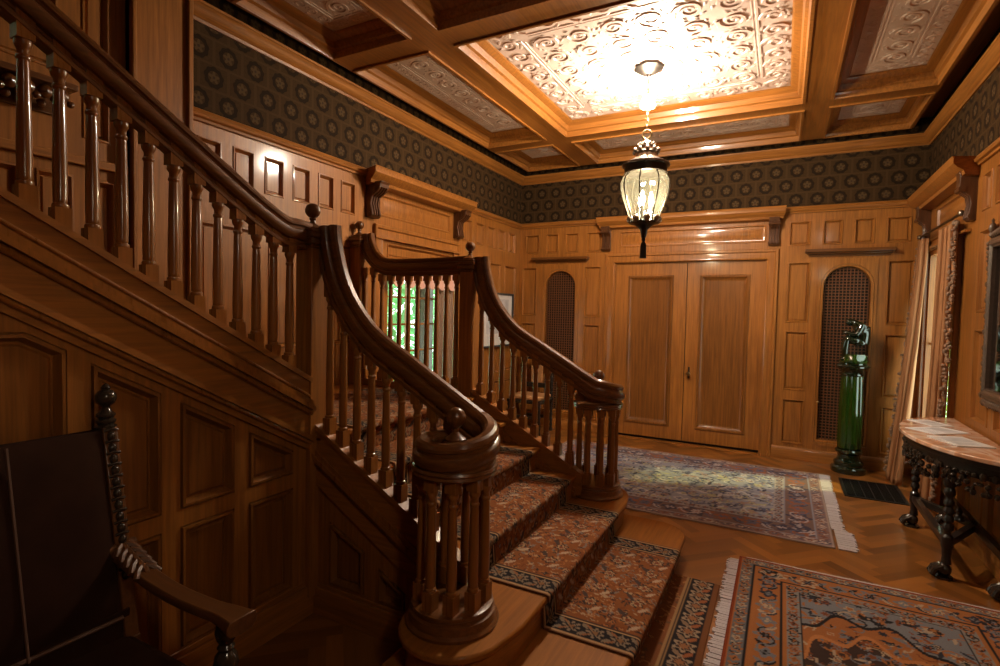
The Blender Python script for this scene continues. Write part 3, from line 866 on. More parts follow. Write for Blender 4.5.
def volute(cx, cy, s, R=.140):
    """rail turning outward (s=-1 near side, +1 far side) round a small newel"""
    pts = [(x, cy - s * R, z) for x, z in goose]
    zs = lambda t: VZ + .006 + (loc_(cx) - VZ - .006) * max(0, 1 - t / 170) ** 1.5
    for d in range(0, 316, 18):
        t = radians(d); r = R - .020 * max(0, d - 150) / 165
        pts.append((cx + r * sin(t), cy - s * r * cos(t), zs(d)))
    P = catmull(pts, 4)
    sides = []
    for i in range(len(P)):
        T = P[min(i + 1, len(P) - 1)] - P[max(i - 1, 0)]
        S = V((T.y, -T.x, 0))
        sides.append(S.normalized() if S.length > 1e-5 else V((0, -1, 0)))
    h = MB().sweep(RAIL, P, sides=sides).build('handrail', M['dark_x'], stair, smooth=26)
    cz = VZ - .062
    MB().lathe([(.001, -.004), (R + .025, -.004), (R + .031, .002), (R + .028, .012), (R + .034, .020), (R + .030, .030), (R, .034), (.10, .036), (.10, .075), (.085, .086), (.055, .090), (.050, .10), (.048, .118), (.001, .12)], (cx, cy, cz), 36).build('volute_cap', M['dark_x'], stair)
    MB().lathe([(.001, 0), (.042, 0), (.044, .010), (.026, .022), (.012, .036), (.011, .050), (.020, .058), (.034, .072), (.040, .092), (.039, .104), (.030, .122), (.014, .133), (.001, .135)], (cx, cy, cz + .118), 20).build('finial', M['dark_z'], stair)
    MB().lathe([(.001, 0), (R + .048, 0), (R + .050, .012), (R + .038, .022), (R + .034, .052), (R + .022, .058), (R + .020, .064), (R + .028, .070), (R + .026, .082), (R + .006, .088), (.001, .088)], (cx, cy, RIS * 2), 36).build('volute_base', M['dark_x'], stair)
    zb = RIS * 2 + .088
    L = cz - zb - .075 - .048
    for k in range(9):
        a = radians(20 + 40 * k)
        baluster(cx + (R - .012) * cos(a), cy + (R - .012) * sin(a), zb + .072, L, stair, top=.05, foot=.074)
volute(-1.145, 1.80, -1); volute(-1.115, 3.58, 1)

def gz(x):
    for (a, za), (b, zb) in zip(goose, goose[1:]):
        if a <= x <= b: return za + (zb - za) * (x - a) / (b - a)
    return loc_(x)
for yy in (YN, YF):
    for k in range(9):
        x = -1.978 + .0897 * k
        zf = zt_lo(x); zt = max(zf + .43, gz(x) - .115)
        if k == 0: zt = 1.603
        baluster(x, yy, zf, round(zt - zf, 3), stair)
for k in range(-14, 12):
    y = .780 + .0914 * k
    zf = zt_up(y); L = .440
    if y > 1.62: L = round(min(.50, (1.896 - .108 if y > 1.75 else 1.93 - .108) - zf + .02), 3)
    baluster(XN, y, zf, max(.44, L), stair)
# landing balustrade back to the half newel on the left wall
lp = [(-2.09, YF, 1.893), (-2.4, YF, 1.886), (-2.78, YF, 1.886), (-2.92, YF, 1.905), (-3.005, YF, 1.955), (-3.065, YF, 2.03), (-3.098, YF, 2.11), (-3.108, YF, 2.17)]
P = catmull(lp, 5); MB().sweep(RAIL, P, sides=(0, -1, 0)).build('handrail', M['dark_x'], stair, smooth=30)
MB().box(XL + .1, XN, YF - .03, YF + .03, LAND, LAND + .05).build('string_cap', M['stair_x'], stair, bev=.006)
for k in range(11):
    x = XN - .115 - .091 * k
    baluster(x, YF, LAND + .12, .745 if k < 9 else .80, stair, top=.06, foot=.085)

# ================================================================== LANTERN AND LIGHT
LX, LY = CX, 4.40
lan = empty('pendant_lantern', (LX, LY, ZP), 'lit glass lantern hanging on a chain from the ceiling, with a dark tassel below', 'lantern')
MB().lathe([(.001, 0), (.118, 0), (.128, -.010), (.122, -.022), (.112, -.028), (.100, -.032), (.070, -.052), (.040, -.062), (.022, -.066), (.018, -.085), (.001, -.088)], (LX, LY, ZP), 8).build('canopy', M['bronze'], lan, bev=.003, smooth=20)
def chain(z0, z1, n):
    mb = MB(); h = (z0 - z1) / n
    for i in range(n):
        c = z0 - h * (i + .5); L = h * .66; pts = []
        for k in range(14):
            t = 2 * pi * k / 14; a, b = .012 * cos(t), L * sin(t)
            pts.append((LX + (a if i % 2 else 0), LY + (0 if i % 2 else a), c + b))
        mb.tube(pts, .0032, 6, closed=True)
    return mb
chain(ZP - .085, 3.03, 9).build('chain', M['brass'], lan)
# glass smoke bell under the canopy and its lamp
b = MB(); pr = [(.030, -.10), (.060, -.115), (.074, -.16), (.080, -.23), (.088, -.29), (.098, -.32)]
b.lathe(pr + [(r - .002, z) for r, z in pr[::-1]], (LX, LY, ZP), 28); b.f = [f for f in b.f if len(f) == 4]
b.build('smoke_bell', M['bellglass'], lan)
MB().ball((LX, LY, 3.265), .048, 16, 10, sz=1.25).build('bulb', M['bulb'], lan)
MB().tube([(LX + .035 * cos(t), LY, 3.005 + .035 * sin(t)) for t in [2 * pi * k / 18 for k in range(18)]], .009, 8, closed=True).build('hanging_ring', M['brass'], lan)
cr = MB().lathe([(.001, 2.975), (.014, 2.975), (.018, 2.96), (.040, 2.945), (.062, 2.925), (.066, 2.910), (.050, 2.900), (.052, 2.885), (.085, 2.872), (.092, 2.858), (.080, 2.850), (.086, 2.825), (.118, 2.800), (.125, 2.785), (.001, 2.78)], (LX, LY, 0), 24)
for k in range(10):
    a = 2 * pi * k / 10
    cr.ball((LX + .095 * cos(a), LY + .095 * sin(a), 2.872), .018, 8, 6, sz=1.3).ball((LX + .064 * cos(a + .3), LY + .064 * sin(a + .3), 2.922), .011, 8, 6, sz=1.3)
cr.build('crown', M['pewter'], lan)
MB().lathe([(.10, 2.790), (.150, 2.785), (.186, 2.768), (.190, 2.752), (.170, 2.745), (.165, 2.700), (.172, 2.690), (.160, 2.685), (.150, 2.690), (.150, 2.74), (.10, 2.775)], (LX, LY, 0), 28).build('top_ring', M['bronze'], lan)
gp = [(.152, 2.69), (.178, 2.665), (.195, 2.625), (.196, 2.58), (.184, 2.52), (.160, 2.45), (.136, 2.385), (.122, 2.33), (.118, 2.30)]
def bulge(t):
    z = 2.69 - t * (2.69 - 2.30)
    for (r0, z0), (r1, z1) in zip(gp, gp[1:]):
        if z1 <= z <= z0: return r0 + (r1 - r0) * (z0 - z) / (z0 - z1), z
    return gp[-1]
g = MB(); n = 48; k = len(gp)
mod = lambda a, z: 1 - .035 * abs(sin(a * 3)) ** .5 * -1 - .035
g.lathe(gp, (LX, LY, 0), n, mod=lambda a, z: .955 + .045 * abs(sin(a * 4))); g.f = [f for f in g.f if len(f) == 4]
g.build('glass_body', M['lampglass'], lan)
rb = MB()
for j in range(8):
    a = 2 * pi * j / 8
    rb.tube([(LX + (r * .955 + .004) * cos(a), LY + (r * .955 + .004) * sin(a), z) for r, z in catmull([(r, z, 0) for r, z in gp], 3) and [(p.x, p.y) for p in catmull([(r, z, 0) for r, z in gp], 3)]], .0055, 6)
rb.build('leading', M['bronze'], lan)
bt = MB().lathe([(.001, 2.30), (.116, 2.302), (.118, 2.290), (.080, 2.280), (.050, 2.262), (.030, 2.240), (.024, 2.20), (.018, 2.175), (.001, 2.17)], (LX, LY, 0), 24)
ro = MB()
for j in range(8):
    a = 2 * pi * (j + .5) / 8
    ro.ball((LX + .112 * cos(a), LY + .112 * sin(a), 2.322), .030, 10, 6, sz=1.1)
bt.build('bottom_ring', M['bronze'], lan); ro.build('rosettes', M['pewter'], lan)
ts = MB().lathe([(.001, 2.18), (.012, 2.178), (.016, 2.16), (.010, 2.145), (.020, 2.13), (.024, 2.11), (.026, 2.03), (.028, 2.012), (.001, 2.010)], (LX, LY, 0), 20, mod=lambda a, z: 1 + (.08 * sin(a * 10) if z < 2.13 else 0))
ts.build('tassel', M['iron'], lan)
can = MB(); bl = MB()
for j in range(3):
    a = 2 * pi * j / 3 + .4; x, y = LX + .05 * cos(a), LY + .05 * sin(a)
    can.lathe([(.001, 2.30), (.022, 2.30), (.024, 2.315), (.012, 2.325), (.011, 2.43), (.001, 2.432)], (x, y, 0), 12)
    bl.lathe([(.001, 2.43), (.012, 2.435), (.019, 2.465), (.017, 2.50), (.006, 2.545), (.001, 2.55)], (x, y, 0), 12)
can.build('candle_sleeve', M['white'], lan); bl.build('bulb', M['bulb'], lan)

def point(name, loc, watts, r, col):
    d = bpy.data.lights.new(name, 'POINT'); d.energy = watts; d.shadow_soft_size = r; d.color = col
    o = bpy.data.objects.new(name, d); C.objects.link(o); o.location = loc; return o
WARM = (1, .83, .62)
point('lantern_bulb_light', (LX, LY, 2.50), 110, .05, WARM)
point('bell_bulb_light', (LX, LY, 3.265), 455, .072, (1, .88, .72))
fill_lan = copy_tree(lan); fill_lan.location = (.70, .15, ZP)  # lantern copy added out of view to brighten the stairs
fill_lan['label'] = 'added fill lantern, unseen above the viewer at the right'
d_ = bpy.data.lights.new('fill_spot_light', 'SPOT'); d_.energy = 165; d_.shadow_soft_size = .10; d_.color = WARM
d_.spot_size = radians(172); d_.spot_blend = .25
o_ = bpy.data.objects.new('fill_spot_light', d_); C.objects.link(o_); o_.location = (.70, .15, 2.30)   # added fill spot, aimed down so the beams stay dark

# ================================================================== RUGS: knotted patterns, worked out knot by knot
class Weave:
    def __init__(s, w, h, step, base):
        s.nx, s.ny, s.st = int(round(w / step)) + 1, int(round(h / step)) + 1, step
        s.w, s.h = w, h
        x = np.linspace(0, w, s.nx); y = np.linspace(0, h, s.ny)
        s.X, s.Y = np.meshgrid(x, y)
        s.c = np.zeros((s.ny, s.nx, 3)); s.c[:] = base
        s.r = np.random.RandomState(5)
    def fill(s, mask, col): s.c[mask] = col
    def edge(s):
        return np.minimum(np.minimum(s.X, s.w - s.X), np.minimum(s.Y, s.h - s.Y))
    def patch(s, cx, cy, R):
        i0, i1 = max(0, int((cx - R) / s.st)), min(s.nx, int((cx + R) / s.st) + 2)
        j0, j1 = max(0, int((cy - R) / s.st)), min(s.ny, int((cy + R) / s.st) + 2)
        if i0 >= i1 or j0 >= j1: return None
        return (slice(j0, j1), slice(i0, i1))
    def rosette(s, cx, cy, R, cols, k=6, ph=0., mask=None):
        p = s.patch(cx, cy, R * 1.3)
        if p is None: return
        dx, dy = s.X[p] - cx, s.Y[p] - cy; d = np.hypot(dx, dy); a = np.arctan2(dy, dx)
        for q, c in cols:
            m = d < R * q * (1 + .28 * np.cos(k * a + ph))
            if mask is not None: m &= mask[p]
            s.c[p][m] = c
    def leaf(s, cx, cy, L, w, ang, col, mask=None):
        p = s.patch(cx, cy, L)
        if p is None: return
        dx, dy = s.X[p] - cx, s.Y[p] - cy
        u, v = dx * cos(ang) + dy * sin(ang), -dx * sin(ang) + dy * cos(ang)
        m = (np.abs(u) < L / 2) & (np.abs(v) < w / 2 * np.clip(1 - (2 * u / L) ** 2, 0, 1))
        if mask is not None: m &= mask[p]
        s.c[p][m] = col
    def arc(s, cx, cy, R, w, a0, a1, col, mask=None):
        p = s.patch(cx, cy, R + w)
        if p is None: return
        dx, dy = s.X[p] - cx, s.Y[p] - cy; d = np.hypot(dx, dy); a = (np.arctan2(dy, dx) - a0) % (2 * pi)
        m = (np.abs(d - R) < w / 2) & (a < a1)
        if mask is not None: m &= mask[p]
        s.c[p][m] = col
    def florals(s, mask, pal, dens, size, seed):
        r = np.random.RandomState(seed); n = int(s.w * s.h * dens)
        for i in range(n):
            cx, cy = r.uniform(0, s.w), r.uniform(0, s.h); j = min(s.ny - 1, int(cy / s.st)); k = min(s.nx - 1, int(cx / s.st))
            if not mask[j, k]: continue
            t = r.rand(); R = size * r.uniform(.6, 1.25); c1, c2, c3 = [pal[q] for q in r.choice(len(pal), 3)]
            if t < .36: s.rosette(cx, cy, R, ((1, c1), (.66, c2), (.3, c3)), r.choice((4, 5, 6, 8)), r.uniform(0, 6), mask)
            elif t < .74: s.leaf(cx, cy, R * 3.0, R * .9, r.uniform(0, pi), c1, mask)
            else: s.arc(cx, cy, R * 1.5, R * .36, r.uniform(0, 6), r.uniform(2, 4.5), c1, mask)
    def border(s, e0, e1, ground, pal, pitch, seed, size=.42):
        e = s.edge(); m = (e >= e0) & (e < e1); s.fill(m, ground)
        r = np.random.RandomState(seed); mid, bw = (e0 + e1) / 2, e1 - e0
        pts = []
        for k in range(int(s.w / pitch) + 1):
            for y in (mid, s.h - mid): pts.append((k * pitch + pitch / 2, y, 0))
        for k in range(int(s.h / pitch) + 1):
            for x in (mid, s.w - mid): pts.append((x, k * pitch + pitch / 2, pi / 2))
        for i, (x, y, a) in enumerate(pts):
            cs = [pal[(i // 2 + q) % len(pal)] for q in range(3)]
            if (i // 2) % 2 == 0: s.rosette(x, y, bw * size, ((1, cs[0]), (.62, ground), (.45, cs[1]), (.2, cs[2])), 6, 0, m)
            else:
                s.rosette(x, y, bw * size * .72, ((1, cs[1]), (.5, cs[2])), 4, .7, m)
            for q in (-1, 1):
                dx, dy = cos(a), sin(a)
                s.leaf(x + q * dx * pitch * .48 - dy * bw * .18 * q, y + q * dy * pitch * .48 + dx * bw * .18 * q, bw * .62, bw * .22, a + .8 * q, cs[2], m)
                s.arc(x + q * dx * pitch * .25, y + q * dy * pitch * .25, bw * .30, bw * .07, a + (0 if q > 0 else pi), pi, cs[1], m)
    def line(s, e0, e1, col):
        e = s.edge(); s.fill((e >= e0) & (e < e1), col)
    def build(s, name, mat, x0, y0, z0, th, wob=.002, place=None, parent=None):
        ny, nx = s.ny, s.nx
        if place is None:
            rr = np.random.RandomState(9)
            z = z0 + th + wob * np.sin(s.X * 7 + 1) * np.cos(s.Y * 6)
            co = np.stack([x0 + s.X, y0 + s.Y, z], -1).reshape(-1, 3)
        else: co = place(s.X, s.Y).reshape(-1, 3)
        col = np.concatenate([s.c.reshape(-1, 3), np.ones((nx * ny, 1))], 1)
        i = np.arange(nx * ny).reshape(ny, nx)
        q = np.stack([i[:-1, :-1], i[:-1, 1:], i[1:, 1:], i[1:, :-1]], -1).reshape(-1, 4)
        # skirt down to the floor (real thickness)
        ring = np.concatenate([i[0, :], i[1:, -1], i[-1, -2::-1], i[-2:0:-1, 0]])
        base = nx * ny; low = co[ring].copy()
        if place is None: low[:, 2] = z0
        else: low = low + s.under[ring]
        co = np.concatenate([co, low]); col = np.concatenate([col, col[ring] * [.8, .8, .8, 1]])
        m = len(ring); k = np.arange(m); k2 = (k + 1) % m
        q = np.concatenate([q, np.stack([ring[k2], ring[k], base + k, base + k2], -1)])
        me = bpy.data.meshes.new(name)
        me.vertices.add(len(co)); me.vertices.foreach_set('co', co.ravel().astype(np.float32))
        me.loops.add(q.size); me.loops.foreach_set('vertex_index', q.ravel().astype(np.int32))
        me.polygons.add(len(q)); me.polygons.foreach_set('loop_start', np.arange(0, q.size, 4, dtype=np.int32))
        me.polygons.foreach_set('use_smooth', np.ones(len(q), dtype=bool))
        me.update(calc_edges=True); me.validate()
        ca = me.color_attributes.new('Col', 'FLOAT_COLOR', 'POINT'); ca.data.foreach_set('color', col.ravel().astype(np.float32))
        me.materials.append(mat)
        o = bpy.data.objects.new(name, me); C.objects.link(o)
        if parent is not None: o.parent = parent; o.location = -wloc(parent)
        return o

def A(r, g, b, k=1.): return np.array(srgb(r, g, b)) * k
RUST, ORNG, CRM, TAN, BLK, NAVY, GREY, BLUE = A(120, 66, 36), A(150, 94, 50), A(160, 138, 114), A(150, 118, 86), A(36, 30, 30), A(46, 46, 54), A(106, 105, 109), A(94, 100, 112)
# near rug
rug = empty('oriental_rug', (.5, 2.3, 0), 'orange and grey-blue oriental rug with a floral border, nearest the viewer', 'rug')
rw_, rh_ = 1.36, 3.05
W = Weave(rw_, rh_, .0062, ORNG)
e = W.edge()
W.fill(e > .0, A(150, 90, 48))
W.line(0, .018, A(120, 52, 26))
W.border(.02, .085, A(98, 95, 96), [ORNG, BLK, CRM, RUST], .085, 1)
W.line(.085, .095, BLK); W.line(.095, .112, ORNG)
W.border(.115, .235, A(148, 92, 50), [BLK, GREY, CRM, NAVY, GREY], .15, 2)
W.line(.235, .245, BLK); W.line(.245, .262, ORNG)
W.border(.262, .325, A(122, 117, 114), [RUST, BLK, ORNG], .08, 3)
W.line(.325, .333, BLK)
fm = e >= .333
W.fill(fm, A(146, 90, 50))
W.florals(fm, [GREY, BLK, RUST, CRM, GREY, ORNG, NAVY], 520, .020, 4)
# medallion with grey spandrels
mx, my = .61, rh_ - 1.50
ang = np.arctan2(W.Y - my, (W.X - mx) * 1.9); dd = np.hypot((W.X - mx) * 1.9, W.Y - my)
lob = .80 + .05 * np.cos(12 * ang)
corner = fm & (dd > .98 + .04 * np.cos(14 * ang))
W.fill(corner, A(112, 111, 114)); W.florals(corner, [ORNG, BLK, RUST, CRM, NAVY, ORNG], 620, .021, 6)
W.fill(fm & (np.abs(dd - .98 - .04 * np.cos(14 * ang)) < .014), BLK)
med = fm & (dd < lob); W.fill(med, A(60, 44, 38)); W.florals(med, [ORNG, GREY, RUST, ORNG, CRM, BLUE], 800, .020, 7)
W.fill(fm & (np.abs(dd - lob) < .016), A(168, 108, 62))
inn = fm & (dd < lob * .55); W.fill(inn, A(112, 111, 114)); W.florals(inn, [ORNG, BLK, RUST, CRM], 800, .020, 8)
W.c *= .78
W.build('pile', M['rug'], -.19, 3.725 - rh_, 0.001, .010, parent=rug)
def fringe(name, x0, x1, y0, y1, parent, along='y', z=.006, seed=0, tuft=.012):
    r = random.Random(seed); mb = MB()
    n = int((y1 - y0) / tuft)
    for i in range(n):
        y = y0 + (i + .5) * tuft; j = r.uniform(-.006, .006); e_ = r.uniform(-.012, .012)
        mb.box(x0 + e_, x1, y - tuft * .52 + j, y + tuft * .52 + j, .001, z + r.uniform(0, .003))
    return mb.build(name, M['fringe_white'], parent, smooth=0)
fringe('fringe', -.248, -.188, 3.725 - rh_, 3.68, rug, seed=1)
ed = MB()
for i in range(110):
    x = -.15 + i * .0118
    ed.box(x, x + .0125, 3.722, 3.735 + .006 * random.random(), .001, .011)
ed.build('fringe', M['fringe_white'], rug, smooth=0)

# far rug
rug2 = empty('faded_rug', (-.7, 5.15, 0), 'faded grey-blue rug with a yellow sheen before the double door', 'rug')
W = Weave(2.62, 1.93, .0105, A(128, 126, 136))
e = W.edge()
W.line(0, .02, A(150, 128, 118))
W.border(.02, .10, A(120, 96, 92), [A(76, 68, 80), A(170, 150, 138), A(124, 74, 52)], .11, 11)
W.border(.11, .30, A(108, 84, 78), [A(66, 60, 74), A(158, 146, 146), A(134, 82, 58), A(90, 88, 106)], .20, 12)
W.border(.31, .38, A(150, 140, 136), [A(76, 70, 84), A(130, 84, 64)], .10, 13)
fm = e >= .38
W.fill(fm, A(138, 136, 144)); W.florals(fm, [A(86, 84, 104), A(176, 168, 166), A(66, 62, 76), A(150, 120, 108), A(160, 152, 120), A(112, 112, 130)], 420, .034, 14)
W.c *= .9
W.build('pile', M['rug2'], -2.25, 4.20, .001, .010, parent=rug2)
fr = MB(); r_ = random.Random(4)
for i in range(160):
    y = 4.20 + (i + .5) * 1.93 / 160; k = .085 if y > 4.55 else .11
    o_ = .0 if y > 4.57 else .02
    fr.box(.368 + o_, .368 + o_ + k + r_.uniform(-.012, .012), y - .0066, y + .0066, .001, .009 + r_.uniform(0, .003))
fr.build('fringe', M['fringe_white'], rug2, smooth=0)

# stair runner: one strip wrapped over the steps
ry0, ry1 = 2.135, 3.275; rwid = ry1 - ry0
path = [(-.262, .004)]
def seg(x, z): path.append((x, z))
seg(nose[0] - .022, .006)
for i, xf in enumerate(nose):
    z = RIS * (i + 1)
    seg(xf - .020, z - .045); seg(xf - .004, z - .036); seg(xf + .008, z - .020); seg(xf + .006, z + .002); seg(xf - .008, z + .008)
    nx_ = nose[i + 1] - .020 if i < 5 else XL + .35
    seg(nx_ + .006, z + .008)
    if i < 5: seg(nx_ + .008, z + .02)
PP = [V((a, b)) for a, b in path]
cum = [0]
for a, b in zip(PP, PP[1:]): cum.append(cum[-1] + (b - a).length)
plen = cum[-1]
W = Weave(rwid, plen, .0068, A(134, 80, 46))
Wx, Wy = W.X, W.Y
ex = np.minimum(Wx, rwid - Wx)
fld = ex > .150
W.fill(fld, A(112, 64, 32))
W.florals(fld, [A(140, 114, 88), A(58, 42, 36), A(100, 50, 26), A(136, 84, 46), A(104, 92, 86), A(140, 98, 60), A(52, 38, 34)], 1700, .012, 21)
r = np.random.RandomState(3)
for row in range(int(plen / .20)):
    for cn in range(5):
        x = .25 + (rwid - .5) * cn / 4 + (row % 2) * .07; y = row * .20 + .1
        W.rosette(x, y, .032, ((1, A(48, 36, 33)), (.74, A(140, 112, 84)), (.42, A(104, 50, 28))), 6, 0, fld)
        W.leaf(x + .05, y + .045, .07, .024, .7, A(62, 48, 44), fld); W.leaf(x - .05, y - .04, .07, .022, -.7, A(150, 126, 104), fld)
# side borders: black with pale flowers, thin guards
for s_ in (0, 1):
    E_ = Wx if s_ == 0 else rwid - Wx
    W.fill(E_ < .012, A(96, 58, 34))
    W.fill((E_ >= .012) & (E_ < .026), A(150, 116, 82))
    bm_ = (E_ >= .026) & (E_ < .132); W.fill(bm_, A(30, 25, 27))
    for k in range(int(plen / .11) + 1):
        yy = k * .11 + .05; xx = .079 if s_ == 0 else rwid - .079
        W.rosette(xx, yy, .034, ((1, A(112, 96, 80)), (.6, A(36, 29, 29)), (.4, A(112, 78, 50))), 8, 0, bm_)
        for q in (-1, 1):
            W.leaf(xx + q * .030, yy + .055, .050, .020, q * .8, A(108, 92, 76), bm_); W.leaf(xx - q * .030, yy + .035, .05, .014, -q * .9, A(120, 78, 50), bm_)
    W.fill((E_ >= .132) & (E_ < .140), A(160, 128, 90)); W.fill((E_ >= .140) & (E_ < .150), A(66, 44, 34))
# end border on the floor
EB = Wy
bm_ = (EB < .27) & (ex > .0)
W.fill((EB < .030), A(98, 60, 34)); 
bm_ = (EB >= .03) & (EB < .150); W.fill(bm_, A(34, 28, 29))
for k in range(int(rwid / .13) + 1):
    x = k * .13 + .05
    W.rosette(x, .09, .046, ((1, A(132, 112, 92)), (.66, A(50, 36, 34)), (.46, A(126, 84, 54))), 6, 0, bm_)
    W.leaf(x + .065, .115, .07, .026, .7, A(116, 92, 72), bm_); W.leaf(x + .065, .065, .07, .026, -.7, A(130, 76, 46), bm_)
W.fill((EB >= .150) & (EB < .158), A(124, 94, 62)); W.fill((EB >= .158) & (EB < .166), A(60, 42, 32)); W.fill((EB >= .166) & (EB < .178), A(132, 100, 66))
fl = (EB >= .178) & (EB < .27); W.fill(fl, A(106, 62, 34)); W.florals(fl, [A(84, 58, 40), A(138, 94, 56)], 900, .012, 31)
pa = np.array(path); cu = np.array(cum)
def place(X, Y):
    px = np.interp(Y, cu, pa[:, 0]); pz = np.interp(Y, cu, pa[:, 1])
    return np.stack([px, ry0 + X, pz], -1)
W.under = np.tile(np.array([[-.004, 0, -.004]]), (W.nx * W.ny, 1))
runner = W.build('stair_runner', M['rug'], 0, 0, 0, 0, place=place)
tag(runner, 'rust stair runner with black floral borders going up the steps', 'carpet')

# ================================================================== GREEN COLUMN AND FIGURE
PX, PY = .640, 6.43
ped = empty('ceramic_pedestal', (PX, PY, 0), 'green glazed fluted column pedestal before the right lattice door', 'pedestal')
MB().lathe([(.001, 0), (.150, 0), (.156, .012), (.156, .05), (.146, .062), (.128, .070), (.134, .090), (.130, .110), (.108, .128), (.098, .165), (.104, .19), (.122, .205), (.124, .222), (.112, .236), (.001, .24)], (PX, PY, 0), 32).build('base', M['greendark'], ped)
flu = lambda a, z: 1 - .11 * (max(0, sin(a * 6)) ** 2)
sh = [(.001, .235), (.098, .238)] + [(.106 - .010 * t / 10 + .004 * sin(pi * t / 10), .25 + .73 * t / 10) for t in range(11)] + [(.001, .985)]
MB().lathe(sh, (PX, PY, 0), 84, mod=flu).build('fluted_shaft', M['green'], ped, smooth=60)
MB().lathe([(.001, .98), (.098, .98), (.108, .990), (.108, 1.004), (.098, 1.012), (.104, 1.03), (.130, 1.055), (.148, 1.07), (.150, 1.082), (.140, 1.092), (.124, 1.10), (.124, 1.112), (.001, 1.114)], (PX, PY, 0), 32).build('capital', M['greendark'], ped)
fig = empty('figurine', (PX, PY, 1.113), 'dark glazed figurine of a crouching figure on the green column', 'figurine')
rk = MB().lathe([(.001, 0), (.125, 0), (.128, .018), (.112, .040), (.108, .065), (.095, .085), (.001, .088)], (PX + .01, PY, 1.1155), 22, mod=lambda a, z: 1 + .07 * sin(3 * a + z * 30) + .05 * sin(7 * a))
rk.build('rock', M['green'], fig)
z0 = 1.114
def q(dx, dy, dz): return (PX + dx * 1.08, PY + dy, z0 - .030 + dz * 1.16)
vs = [q(.055, 0, .175), q(.070, 0, .245), q(.060, 0, .315), q(.030, 0, .352), q(-.010, 0, .378), q(-.045, 0, .380), q(-.078, 0, .362)]
ed = [(0, 1), (1, 2), (2, 3), (3, 4), (4, 5), (5, 6), (1, 7)]
vs.append(q(.0, 0, .275))
ra = [.060, .072, .074, .058, .028, .040, .024, .058]
for s_ in (-1, 1):
    b = len(vs)
    vs += [q(.02, s_ * .045, .205), q(-.060, s_ * .050, .245), q(-.072, s_ * .046, .15), q(-.066, s_ * .044, .062), q(-.105, s_ * .046, .050)]
    ra += [.042, .036, .028, .021, .018]
    ed += [(0, b), (b, b + 1), (b + 1, b + 2), (b + 2, b + 3), (b + 3, b + 4)]
    b = len(vs)
    vs += [q(.052, s_ * .066, .345), q(.010, s_ * .082, .268), q(-.068, s_ * .060, .288), q(-.098, s_ * .050, .290)]
    ra += [.030, .023, .019, .016]
    ed += [(3, b), (b, b + 1), (b + 1, b + 2), (b + 2, b + 3)]
ra = [r * 1.12 for r in ra]
skin('body', vs, ed, ra, M['greendark'], fig)

# ================================================================== CONSOLE TABLE
TX, TY, TZ = XR - .012, 4.53, .80
tab = empty('console_table', (TX - .2, TY, 0), 'half-round marble-topped console table with black carved legs by the right wall', 'table')
def demi(ax, ay, n=36): return [(TX - .004 - ax * sin(pi * i / n), TY - ay * cos(pi * i / n)) for i in range(n + 1)]
MB().prism(demi(.455, .775), T_flat, TZ - .028, TZ).build('marble_top', M['marble'], tab, bev=.006)
fr = MB().prism(demi(.43, .745), T_flat, TZ - .062, TZ - .028).prism(demi(.405, .715), T_flat, TZ - .135, TZ - .062)
fr.build('apron', M['ebony_y'], tab, bev=.004)
cv = MB(); r_ = random.Random(8)
for i in range(44):
    t = pi * (i + .5) / 44; x, y = TX - .412 * sin(t), TY - .72 * cos(t)
    dip = .05 * abs(sin(i / 44 * pi * 4.)) 
    for k in range(3):
        cv.ball((x + r_.uniform(-.012, .008), y + r_.uniform(-.02, .02), TZ - .115 - k * .026 - dip * (k / 2)), r_.uniform(.013, .022), 8, 5, sz=r_.uniform(.7, 1.4))
    if i % 2: cv.tube([(x - .012 + .022 * cos(a) * .4, y + .020 * cos(a), TZ - .155 - dip + .020 * sin(a)) for a in [2 * pi * j / 10 for j in range(9)]], .006, 6)
M['carve'] = plain('carved_dark_wood', (.026, .017, .011), .18, noise=.6, nscale=60)
cv.build('carved_swag', M['carve'], tab)
def turned_leg(x, y):
    l = MB()
    pr = [(.001, TZ - .13), (.030, TZ - .13), (.032, .62), (.036, .60), (.036, .57), (.024, .555), (.034, .535), (.034, .515), (.022, .50)]
    for z in (.46, .41, .36, .31): pr += [(.022, z + .025), (.032, z + .012), (.032, z - .008), (.022, z - .02)]
    pr += [(.020, .27), (.034, .255), (.036, .20), (.030, .18), (.026, .13), (.030, .09), (.001, .085)]
    l.lathe([(r * .88, z) for r, z in pr], (x, y, 0), 14)
    lg = l.build('leg', M['ebony_z'], tab)
    f = MB().ball((x - .008, y, .052), .038, 12, 8, sz=1.1)
    for k in (-1, 0, 1):
        f.tube([(x - .02, y + k * .022, .075), (x - .055, y + k * .030, .055), (x - .072, y + k * .034, .018)], .015, 7)
    f.lathe([(.001, 0), (.05, 0), (.05, .012), (.001, .014)], (x - .012, y, .001), 14)
    f.build('paw_foot', M['carve'], lg)
for x, y in ((.925, 4.08), (.925, 4.985), (1.165, 3.92), (1.165, 5.14)): turned_leg(x, y)
s_ = MB()
for a, b in (((.925, 4.08), (1.165, 4.53)), ((.925, 4.985), (1.165, 4.53)), ((.925, 4.08), (.925, 4.985)), ((1.165, 3.92), (1.165, 5.14))):
    s_.sweep([(-.018, -.022), (.018, -.022), (.022, 0), (.018, .022), (-.018, .022), (-.022, 0)], [(a[0], a[1], .215), (b[0], b[1], .215)])
s_.lathe([(.001, .23), (.035, .235), (.03, .26), (.015, .275), (.022, .30), (.001, .325)], (1.08, 4.53, 0), 12)
s_.build('stretcher', M['ebony_y'], tab)
